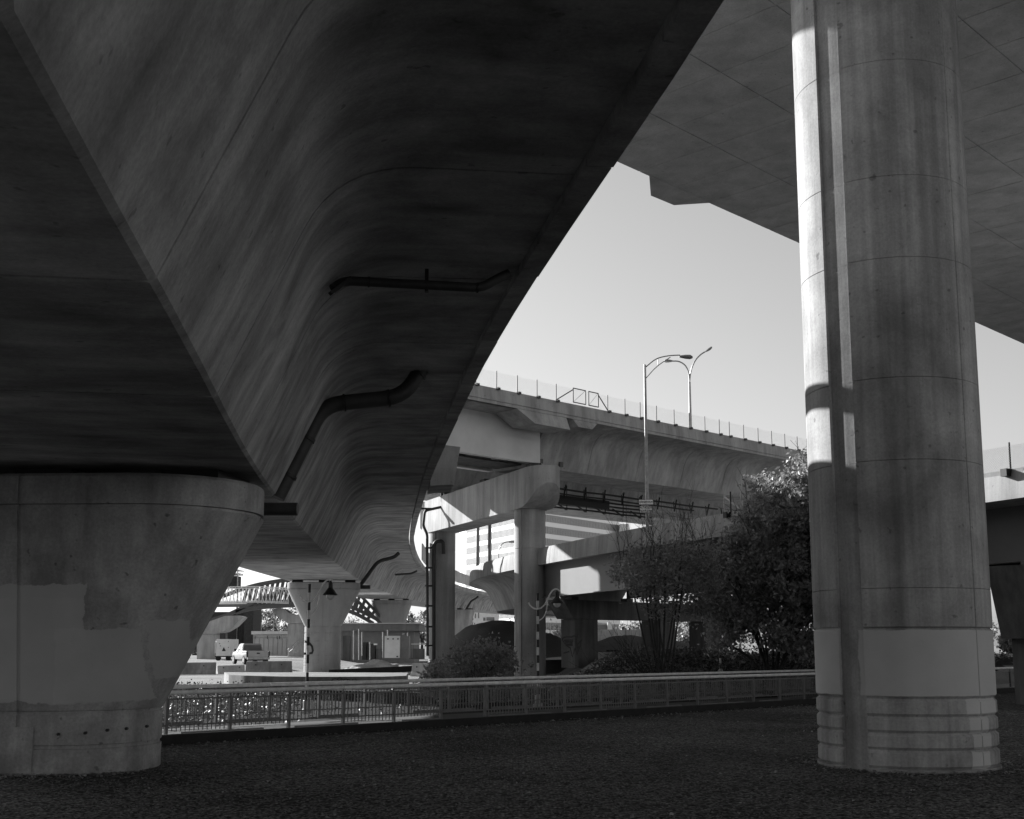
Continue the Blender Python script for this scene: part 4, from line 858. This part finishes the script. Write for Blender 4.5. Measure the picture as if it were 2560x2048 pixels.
barrier(g0(385, 86), g0(541, 87), .85, 'long dark concrete barrier at the left end of the yard row', M['barrier'])
barrier(g0(543, 89), g0(611, 90), .58, 'short low pale concrete barrier between the two taller ones', M['pale'])
barrier(g0(617, 86.5), g0(729, 86), .9, 'tall dark concrete barrier nearest the white pickup', M['barrier'])
barrier(g0(1033, 80), g0(1090, 79), .85, 'pale concrete barrier end beside the sand heap', M['pale'])
# pickup truck
def pickup(loc, rz):
    t = thing('pickup_truck', loc, 'silver pickup truck seen from behind, parked by the barriers', 'pickup truck', None, 0)
    W = .98; x0, y0_, z0 = loc; ca, sa = math.cos(rz), math.sin(rz)
    def X(p): return (x0 + p[0] * ca - p[1] * sa, y0_ + p[0] * sa + p[1] * ca, z0 + p[2])
    def sec(y, zb, zt, w, wt): return [X((a, y, z)) for a, z in ((-w, zb), (w, zb), (w + .02, zb + .3), (w, zt - .06), (wt, zt), (-wt, zt), (-w, zt - .06), (-w - .02, zb + .3))]
    body = MB().loft([sec(-2.55, .55, .60, W - .02, W - .1), sec(-2.5, .5, 1.02, W, W - .06), sec(-.75, .45, 1.02, W, W - .06), sec(-.7, .42, 1.04, W, W - .06), sec(1.3, .42, 1.06, W, W - .06), sec(2.2, .45, 1.04, W - .04, W - .14), sec(2.65, .5, .98, W - .12, W - .25), sec(2.78, .55, .85, W - .25, W - .35)]).build('body', M['carpaint'], t, 35)
    MB().loft([[X(p) for p in ((-W + .12, -2.4, 1.025), (W - .12, -2.4, 1.025), (W - .12, -.9, 1.025), (-W + .12, -.9, 1.025))], [X(p) for p in ((-W + .12, -2.4, 1.03), (W - .12, -2.4, 1.03), (W - .12, -.9, 1.03), (-W + .12, -.9, 1.03))]]).build('bed_floor', M['black'], t)
    for sx in (-1, 1): MB().hexa([X(p) for p in ((sx * W - .05, -2.5, 1.0), (sx * W + .05, -2.5, 1.0), (sx * W + .05, -.78, 1.0), (sx * W - .05, -.78, 1.0), (sx * (W - .04) - .05, -2.5, 1.12), (sx * (W - .04) + .05, -2.5, 1.12), (sx * (W - .04) + .05, -.78, 1.12), (sx * (W - .04) - .05, -.78, 1.12))]).build('bed_rail', M['carpaint'], t)
    cab = MB().loft([[X((a * (W - .06), y, 1.04)) for a, y in ((-1, -.78), (1, -.78), (1, 1.35), (-1, 1.35))], [X((a * (W - .1), y, 1.12)) for a, y in ((-1, -.76), (1, -.76), (1, 1.28), (-1, 1.28))], [X((a * (W - .2), y, 1.66)) for a, y in ((-1, -.58), (1, -.58), (1, .62), (-1, .62))], [X((a * (W - .3), y, 1.74)) for a, y in ((-1, -.48), (1, -.48), (1, .5), (-1, .5))]]).build('cab', M['carpaint'], t, 30)
    def pane(pts, nm): return MB().add([X(p) for p in pts], [(0, 1, 2, 3)]).build(nm, M['glass'], t)
    pane([(-W + .2, -.775, 1.16), (W - .2, -.775, 1.16), (W - .27, -.625, 1.6), (-W + .27, -.625, 1.6)], 'rear_window')
    for sx in (-1, 1):
        e = .012
        for ya, yb, yc, yd in ((-.62, .1, .08, -.5), (.16, 1.0, .52, .14)): pane([(sx * (W - .10 + e), ya, 1.16), (sx * (W - .10 + e), yb, 1.16), (sx * (W - .19 + e), yc, 1.6), (sx * (W - .19 + e), yd, 1.6)], 'side_window')
        MB().box(X((sx * (W + .1), .95, 1.2)), (.2, .1, .18), rz).build('mirror', M['black'], t)
        MB().hexa([X(p) for p in ((sx * (W - .05) - .07, -2.57, .72), (sx * (W - .05) + .07, -2.57, .72), (sx * (W - .05) + .07, -2.45, .72), (sx * (W - .05) - .07, -2.45, .72), (sx * (W - .05) - .07, -2.57, 1.06), (sx * (W - .05) + .07, -2.57, 1.06), (sx * (W - .05) + .07, -2.45, 1.06), (sx * (W - .05) - .07, -2.45, 1.06))]).build('tail_light', M['steeld'], t)
        for yw in (-1.65, 1.75):
            w = MB().tube([X((sx * (W - .22), yw, .36)), X((sx * (W + .03), yw, .36))], .37, 20).build('wheel', M['tyre'], t, 40); MB().tube([X((sx * (W + .0), yw, .36)), X((sx * (W + .045), yw, .36))], .2, 14).build('rim', M['galv'], w, 40)
    tg = MB().hexa([X(p) for p in ((-W + .13, -2.6, .6), (W - .13, -2.6, .6), (W - .13, -2.52, .6), (-W + .13, -2.52, .6), (-W + .13, -2.58, 1.12), (W - .13, -2.58, 1.12), (W - .13, -2.5, 1.12), (-W + .13, -2.5, 1.12))]).build('tailgate', M['carpaint'], t)
    MB().box(X((0, -2.6, .92)), (.26, .05, .1), rz).build('handle', M['black'], tg)
    MB().box(X((0, -2.66, .5)), (1.9, .16, .18), rz).build('bumper', M['galv'], t); MB().box(X((0, -2.0, .35)), (1.4, .8, .12), rz).build('underbody', M['black'], t)
    return t
xt = at(622, 1650, 103).x; pickup((xt, 103.5, float(hgt(xt, 103.5)) + .02), R(27))
def bx(px0, px1, y0_, y1_, Y, dep): a, c = at(px0, y1_, Y), at(px1, y0_, Y); return MB().box(((a.x + c.x) / 2, Y + dep / 2, (a.z + c.z) / 2), (c.x - a.x, dep, c.z - a.z))
def pbox(nm, mat, parent, *a): return bx(*a).build(nm, mat, parent)
# utility shed, right of the second pier
t = thing('utility_shed', tuple(at(950, 1655, 141)), 'flat roofed grey utility shed beneath the ramp', 'shed')
pbox('wall', M['shade'], t, 846, 1036, 1578, 1662, 141, 8); pbox('fascia', M['shade'], t, 838, 1048, 1560, 1577.6, 140.4, 9.2); pbox('roof_sheet', M['white'], t, 836, 1050, 1557.5, 1559.6, 140.2, 9.6)
pbox('door', M['dark'], t, 856, 876, 1590, 1655, 140.85, .1); pbox('vent', M['galv'], t, 1005, 1012, 1582, 1588, 140.85, .1)
for x in np.arange(860, 1045, 12): pbox('fascia_joint', M['dark'], t, x, x + .35, 1561, 1577, 140.36, .03)
t = thing('white_cabinet', tuple(at(980, 1645, 130)), 'tall white electrical cabinet in front of the utility shed', 'cabinet')
pbox('cabinet_body', M['white'], t, 961, 1000, 1590, 1645, 130, 2.2); pbox('cabinet_side', M['shade'], t, 1000.5, 1022, 1590, 1646, 130.4, 1.8)  # cabinet side in a darker grey than the front
for x in (968, 981, 993): pbox('latch', M['black'], t, x, x + 3.5, 1596, 1599, 129.9, .1)
pbox('latch', M['black'], t, 991, 995, 1640, 1643, 129.9, .1)
for k, (x, y0_, y1_) in enumerate(((884, 1576, 1650), (897, 1572, 1650), (957, 1580, 1645), (969, 1575, 1645), (1019, 1582, 1600), (925, 1605, 1650), (905, 1580, 1640))):
    a, b = at(x, y1_, 134), at(x, y0_, 134); tag(MB().tube([a, b], .06, 6).build('yard_post', M['galv']), ['tall pale post', 'thick pale post', 'thin grey post', 'slim lamp like post', 'short post', 'dark stub post', 'leaning grey post'][k] + ' standing before the utility shed, %s from left' % ['third', 'fourth', 'eighth', 'tenth', 'last', 'seventh', 'fifth'][k], 'post', 'posts before the utility shed')
t = thing('transformer', tuple(at(925, 1650, 136)), 'dark transformer boxes with pipes in front of the utility shed', 'transformer')
pbox('tank', M['steeld'], t, 905, 916, 1606, 1650, 136, 1.5); pbox('tank', M['steeld'], t, 919, 937, 1610, 1650, 135.5, 1.5); pbox('cap', M['white'], t, 934, 942, 1609, 1613, 135, .5); pbox('radiator', M['dark'], t, 940, 955, 1622, 1650, 136, 1)
t = thing('road_barricade', tuple(at(1045, 1640, 132)), 'white topped barricade frame near the pipe clad column', 'barricade')
pbox('board', M['white'], t, 1028, 1064, 1609, 1612, 132, .2); pbox('leg', M['galv'], t, 1030, 1031, 1612, 1645, 132, .1); pbox('leg', M['galv'], t, 1061, 1062, 1612, 1645, 132, .1); pbox('panel', M['dark'], t, 1022, 1062, 1622, 1648, 133, .1)
# white storage shed behind the pickup
t = thing('storage_shed', tuple(at(680, 1636, 176)), 'long pale metal storage shed with lit roof behind the pickup', 'shed')
pbox('roof_edge', M['white'], t, 628, 724, 1578, 1586, 175.6, 6); pbox('wall', M['shed'], t, 632, 722, 1586.5, 1640, 176, 5)
for x in np.arange(636, 722, 11.5): pbox('siding_seam', M['shade'], t, x, x + .5, 1596, 1638, 175.94, .05)
pbox('rail', M['galv'], t, 632, 722, 1594, 1595, 175.9, .08); pbox('rail', M['galv'], t, 632, 722, 1587, 1588, 175.9, .08)
for x in (668, 692, 637, 698): pbox('bracket', M['steeld'], t, x, x + 1.2, 1590, 1598, 175.85, .1)
# trailer with warning triangle
t = thing('generator_trailer', tuple(at(556, 1645, 132)), 'white boxy trailer with a dark warning triangle', 'trailer')
pbox('box_body', M['white'], t, 540, 576, 1598, 1640, 132, 4); pbox('side_unit', M['shed'], t, 536.5, 539.8, 1602, 1632, 132.4, 3); pbox('chassis', M['black'], t, 537, 576, 1640.3, 1643, 132.2, 3.6); pbox('exhaust', M['steeld'], t, 549, 564, 1583, 1597, 133, 1)
for px in (545, 570): MB().tube([at(px, 1646, 132.1), at(px, 1646, 132.1) + Vector((0, .3, 0))], .28, 12).build('wheel', M['tyre'], t, 40)
c = [onpl(x, y, (0, 131.97, 0), Vector((0, 1, 0))) for x, y in ((554.5, 1628), (564.5, 1628), (559.5, 1618))]; MB().add(c + [p + Vector((0, .02, 0)) for p in c], [(0, 1, 2), (3, 5, 4), (0, 3, 4, 1), (1, 4, 5, 2), (2, 5, 3, 0)]).build('warning_triangle', M['black'], t)
for x, y in ((548, 1608), (570, 1603), (570, 1618), (550, 1614)): pbox('hinge', M['black'], t, x, x + 1.6, y, y + 2, 131.93, .06)
# footbridge piers with curved arms
def arm_pier(stem, arm, Y, dep, z_cut, label):
    a0 = at((stem[0] + stem[1]) / 2, 1650, Y); t = thing('curved_arm_pier', (a0.x, Y, float(hgt(a0.x, Y))), label, 'pier', 'curved piers of the footbridge')
    p = [(stem[0], 1660), (stem[1], 1660), (stem[1], stem[2]), (stem[0], stem[2])]
    A = [at(x, y, Y) for x, y in p]; MB().add([v for v in A] + [v + Vector((0, dep, 0)) for v in A], [(0, 1, 2, 3), (7, 6, 5, 4), (0, 4, 5, 1), (1, 5, 6, 2), (2, 6, 7, 3), (3, 7, 4, 0)]).build('stem', M['pale'], t)
    A = [at(x, y, Y - .25) for x, y in arm]; n = len(A); MB().add(A + [v + Vector((0, dep + .5, 0)) for v in A], [tuple(range(n)), tuple(range(2 * n - 1, n - 1, -1))] + [(i, i + n, (i + 1) % n + n, (i + 1) % n) for i in range(n)]).build('curved_arm', M['pale'], t)
    return t
arm_pier((492, 536, 1586), [(470, 1584), (536, 1585.5), (560, 1579), (582, 1566), (598, 1550), (604, 1543), (598, 1539), (562, 1540), (540, 1548), (518, 1556), (470, 1564)], 140, 2.6, 0, 'pale pier with curved arm left of the pickup')
arm_pier((719, 757, 1559), [(719, 1558.5), (757, 1558.5), (757, 1538), (738, 1538), (722, 1532), (710, 1522), (696, 1520), (681, 1524), (684, 1533), (700, 1546)], 166, 2.4, 0, 'grey pier with curved arm beside the concrete steps')
# concrete steps with handrails
t = thing('steps', tuple(at(740, 1640, 160)), 'short concrete steps with pipe handrails by the curved pier', 'steps')
for k in range(6): pbox('step', M['pale'], t, 727 + k * 5.5, 765, 1639 - (k + 1) * 3.6, 1639 - k * 3.6 - .2, 160 + k * .02, 2)
for dy in (0, 1.6):
    MB().tube([at(720, 1624, 160 + dy), at(748, 1599, 160 + dy), at(762, 1598, 160 + dy)], .05, 6).build('handrail', M['galv'], t); MB().tube([at(722, 1631, 160 + dy), at(750, 1607, 160 + dy), at(762, 1606, 160 + dy)], .04, 6).build('handrail', M['galv'], t)
    for x, y0_, y1_ in ((722, 1622, 1640), (735, 1611, 1634), (748, 1600, 1622)): MB().tube([at(x, y1_, 160 + dy), at(x, y0_, 160 + dy)], .04, 6).build('post', M['galv'], t)
# footbridge with two arched trusses
fb = thing('footbridge', tuple(at(700, 1520, 170)), 'dark arched truss footbridge passing behind the second pier', 'footbridge')
def chain(pts, n=40): c = crom([(x, y, 0) for x, y in pts], 8); return c
def truss(top, bot, Y, nm, w=.55, nweb=26):
    tc, bc = chain(top), chain(bot); tp = [at(x, y, Y) for x, y, _ in tc]; bt = [at(x, y, Y) for x, y, _ in bc]
    for P_, nm_ in ((tp, 'top_chord'), (bt, 'bottom_chord')):
        mb = MB(); mb.loft([[(p.x, p.y - w / 2, p.z - w / 2), (p.x, p.y + w / 2, p.z - w / 2), (p.x, p.y + w / 2, p.z + w / 2), (p.x, p.y - w / 2, p.z + w / 2)] for p in P_]); mb.build(nm_, M['steelg'], fb, 30)
    tx = np.array([p.x for p in tp]); tz = np.array([p.z for p in tp]); bxx = np.array([p.x for p in bt]); bz = np.array([p.z for p in bt])
    for k, f in enumerate(np.linspace(.05, .95, nweb)):
        x = bxx[0] + f * (bxx[-1] - bxx[0]); z0_ = np.interp(x, bxx, bz); x2 = x + .55; z1_ = np.interp(x2, tx, tz)
        if z1_ - z0_ > .5: MB().beam((x, Y, z0_), (x2, Y, z1_), .28, .42).build('web_member', M['steelg'], fb)
M['steelg'] = plain('grey_bridge_steel', .09, .5, 0, .2, 2)
truss([(505, 1556), (560, 1541), (610, 1518), (660, 1494), (720, 1473), (775, 1463), (830, 1466), (880, 1492), (915, 1523), (955, 1562)], [(590, 1531), (640, 1520), (720, 1514), (780, 1513), (840, 1519), (890, 1535), (935, 1560)], 164, 'near')
truss([(560, 1490), (600, 1475), (650, 1461), (720, 1450), (780, 1448), (840, 1455), (890, 1480), (950, 1540)], [(590, 1512), (640, 1508), (720, 1504), (800, 1504), (860, 1512), (910, 1532), (945, 1550)], 171, 'far')
mb = MB(); c0 = [(470, 1514), (540, 1511), (640, 1510), (720, 1509), (800, 1509), (870, 1520)]
top_ = [at(x, y, 164.5) for x, y in c0]; bk = [at(x, y - 4, 170.5) for x, y in c0]
for i in range(len(c0) - 1): MB().hexa([top_[i] - Vector((0, 0, .4)), top_[i + 1] - Vector((0.01, 0, .4)), bk[i + 1] - Vector((.01, 0, .4)), bk[i] - Vector((0, 0, .4)), top_[i], top_[i + 1] - Vector((.01, 0, 0)), bk[i + 1] - Vector((.01, 0, 0)), bk[i]]).build('deck_plank', M['steelg'], fb)
def fbr(y, r=.06): MB().tube([at(520, y + 2, 163.5), at(640, y + .5, 163.5), at(722, y + 4, 163.5)], r, 6).build('parapet_rail', M['rail'], fb)
fbr(1466); fbr(1470); fbr(1505); fbr(1502)
for k, x in enumerate(np.arange(528, 722, 9)):
    MB().beam(at(x, 1505, 163.5), at(x + 7, 1469, 163.5), .08, .08).build('lattice_bar', M['rail'], fb); MB().beam(at(x + 14, 1505, 163.55), at(x + 7, 1469, 163.55), .08, .08).build('lattice_bar', M['rail'], fb)
# brick tower and wall far left
t = thing('brick_tower', tuple(at(612, 1622, 186)), 'dark sooty brick tower standing behind the pickup', 'building')
pbox('wall', M['brick'], t, 608, 634, 1518, 1640, 186, 6); pbox('cornice', M['brick'], t, 605, 636, 1512, 1517.8, 185.6, 7); pbox('wall', M['brick'], t, 480, 607.8, 1530, 1640, 190, 6); pbox('downpipe', M['white'], t, 591, 593, 1560, 1606, 189.8, .2)
t = thing('signal_cabin', tuple(at(585, 1465, 200)), 'dark signal cabin with white framed top left of the sky gap', 'cabin')
pbox('cabin_box', M['brick'], t, 566, 593, 1440, 1468, 200, 3); pbox('roof', M['white'], t, 564, 595, 1432, 1436, 199.5, 4); pbox('frame', M['galv'], t, 592, 595, 1425, 1466, 199.6, .3); pbox('roof', M['white'], t, 570, 597, 1424, 1426, 199.5, 4); pbox('mast', M['steeld'], t, 590, 593, 1455, 1620, 200.5, .5)
# ------------------------------------------------------------------ background buildings
off = thing('office_building', (6.2, 400, 0), 'pale office block with long ribbon windows in the distance', 'building')
Lp, Cp, Rp = Vector((-16.6, 432, 0)), Vector((6.2, 385, 0)), Vector((38.3, 426.6, 0)); E1 = Lp + (Lp - Cp).normalized() * 6; zt_ = 46.6
bkp = Vector((16, 475, 0)); MB().prism([(v.x, v.y) for v in (Cp, Rp, bkp, E1)], 0, zt_).build('block', M['officew'], off)
def face(A, B, nm):
    d = (B - A).normalized(); n = Vector((d.y, -d.x, 0)); L = (B - A).length
    if n.y > 0: n = -n
    for k in range(11):
        z1 = 44.8 - 3.92 * k; z0_ = z1 - 2.35; a, b = A + d * .2 + n * .01, A + d * (L - .2) + n * .01
        w = MB().hexa([Vector((v.x, v.y, z0_)) for v in (a, b, b + n * .12, a + n * .12)] + [Vector((v.x, v.y, z1)) for v in (a, b, b + n * .12, a + n * .12)]).build('ribbon_window', M['officewin'], off)
        mb = MB()
        for q in np.arange(.2, L - .2, .95): c = A + d * q + n * .15; mb.box((c.x, c.y, (z0_ + z1) / 2), (.07, .07, z1 - z0_), math.atan2(d.y, d.x))
        tag(mb.build('mullions', M['shade'], w), kind='stuff')
face(Cp, Lp, 'l'); face(Cp, Rp, 'r')
pbox('roof_cabin', M['white'], off, 1551, 1572, 1310, 1345, 424, 6)
wb = thing('white_building', tuple(at(1200, 1560, 320)), 'small white building with dark windows under the far ramp', 'building')
pbox('block', M['white'], wb, 1160, 1246, 1505, 1580, 320, 12)
for x0_, x1_, y0_, y1_ in ((1208, 1214, 1525, 1532), (1217, 1222, 1525, 1532), (1225, 1233, 1526, 1531), (1208, 1214, 1544, 1552), (1216, 1236, 1543, 1552), (1176, 1180, 1535, 1545), (1187, 1190, 1534, 1546), (1195, 1198, 1530, 1546)): pbox('window', M['glass'], wb, x0_, x1_, y0_, y1_, 319.9, .2)
# concrete block wall glimpsed between the ramp bent shafts
t = thing('block_wall', tuple(at(1520, 1600, 135)), 'wall of large concrete blocks seen between ramp shafts', 'wall')
for r_, (ya, yb) in enumerate(((1589, 1604), (1574, 1588.4), (1604.6, 1622))):
    for k in range(7): pbox('block', M['pale'], t, 1462 + k * 30 + (r_ % 2) * 12, 1491.4 + k * 30 + (r_ % 2) * 12, ya, yb, 135 + .05 * ((k + r_) % 3), 1.2)
t = thing('parked_trailer', tuple(at(1500, 1575, 150)), 'dark framed trailer standing above the block wall', 'trailer')
pbox('box', M['shade'], t, 1476, 1522, 1562, 1576, 150, 3); pbox('frame', M['white'], t, 1474, 1530, 1556, 1558, 149.8, 3.5); pbox('post', M['white'], t, 1488, 1490, 1557, 1564, 149.7, .3); pbox('panel', M['white'], t, 1519, 1530, 1556, 1575, 149, 1)
# distant trees
def far_tree(px, Y, top, wpx, label, mat='leafb', n=900, bot=1618):
    b = at(px, bot, Y); b.z = float(hgt(b.x, Y)); tz = at(px, top, Y).z; H_ = tz - b.z; wr = wpx / FPX * Y / 2; t = thing('far_tree', tuple(b), label, 'tree', 'distant trees')
    nc = 26; th = rng.uniform(0, 6.28, nc); rr = np.sqrt(rng.random(nc)); zc = rng.uniform(.3, .95, nc); sh = np.sqrt(np.clip(1 - ((zc - .58) / .42) ** 2, .05, 1))
    c = np.stack([b.x + np.cos(th) * rr * wr * sh, b.y + np.sin(th) * rr * wr * sh, b.z + zc * H_], 1); idx = rng.integers(0, nc, n)
    leaves('crown', c[idx] + rng.normal(size=(n, 3)) * wr * .2, max(.3, wr * .09), M[mat], t)
    mb = MB(); mb.tube([b - Vector((0, 0, .2)), b + Vector((0, 0, H_ * .5))], [.35, .15], 7)
    for k in range(5): mb.tube([b + Vector((0, 0, H_ * .3)), Vector(c[k])], [.16, .05], 5)
    mb.build('trunk', M['bark'], t)
far_tree(655, 215, 1518, 50, 'bright tree right of the brick tower', n=1300); far_tree(690, 225, 1516, 55, 'bright tree above the long storage shed', n=1300); far_tree(735, 222, 1520, 50, 'bright tree behind the grey curved arm pier', n=1200)
far_tree(1018, 210, 1535, 46, 'round tree at the right end of the utility shed', n=1000); far_tree(1055, 215, 1530, 60, 'round tree left of the pipe clad column', n=1300); far_tree(880, 240, 1545, 60, 'tree crown behind the utility shed roof')
far_tree(470, 150, 1600, 50, 'low bushy tree left of the left curved pier', n=700); far_tree(1165, 255, 1536, 40, 'pale tree just right of the pipe clad column')
far_tree(1575, 170, 1560, 60, 'bright tree above the block wall', n=1100); far_tree(1620, 165, 1555, 55, 'bright tree behind the many stemmed shrub', n=1000); far_tree(1725, 160, 1585, 50, 'bright low tree between the right ramp shafts', n=900)
far_tree(2535, 90, 1595, 70, 'sunlit tree under the ramp at the right edge', n=1200); far_tree(1420, 260, 1570, 90, 'hazy tree row piece behind the graffiti bent'); far_tree(1850, 230, 1560, 120, 'far tree behind the dense leafy tree'); far_tree(2420, 200, 1560, 150, 'far tree behind the big round column')
far_tree(800, 290, 1560, 80, 'far tree behind the second flared pier'); far_tree(1290, 300, 1560, 90, 'far tree behind the near bent column'); far_tree(1700, 280, 1560, 160, 'far tree behind the ramp bents')
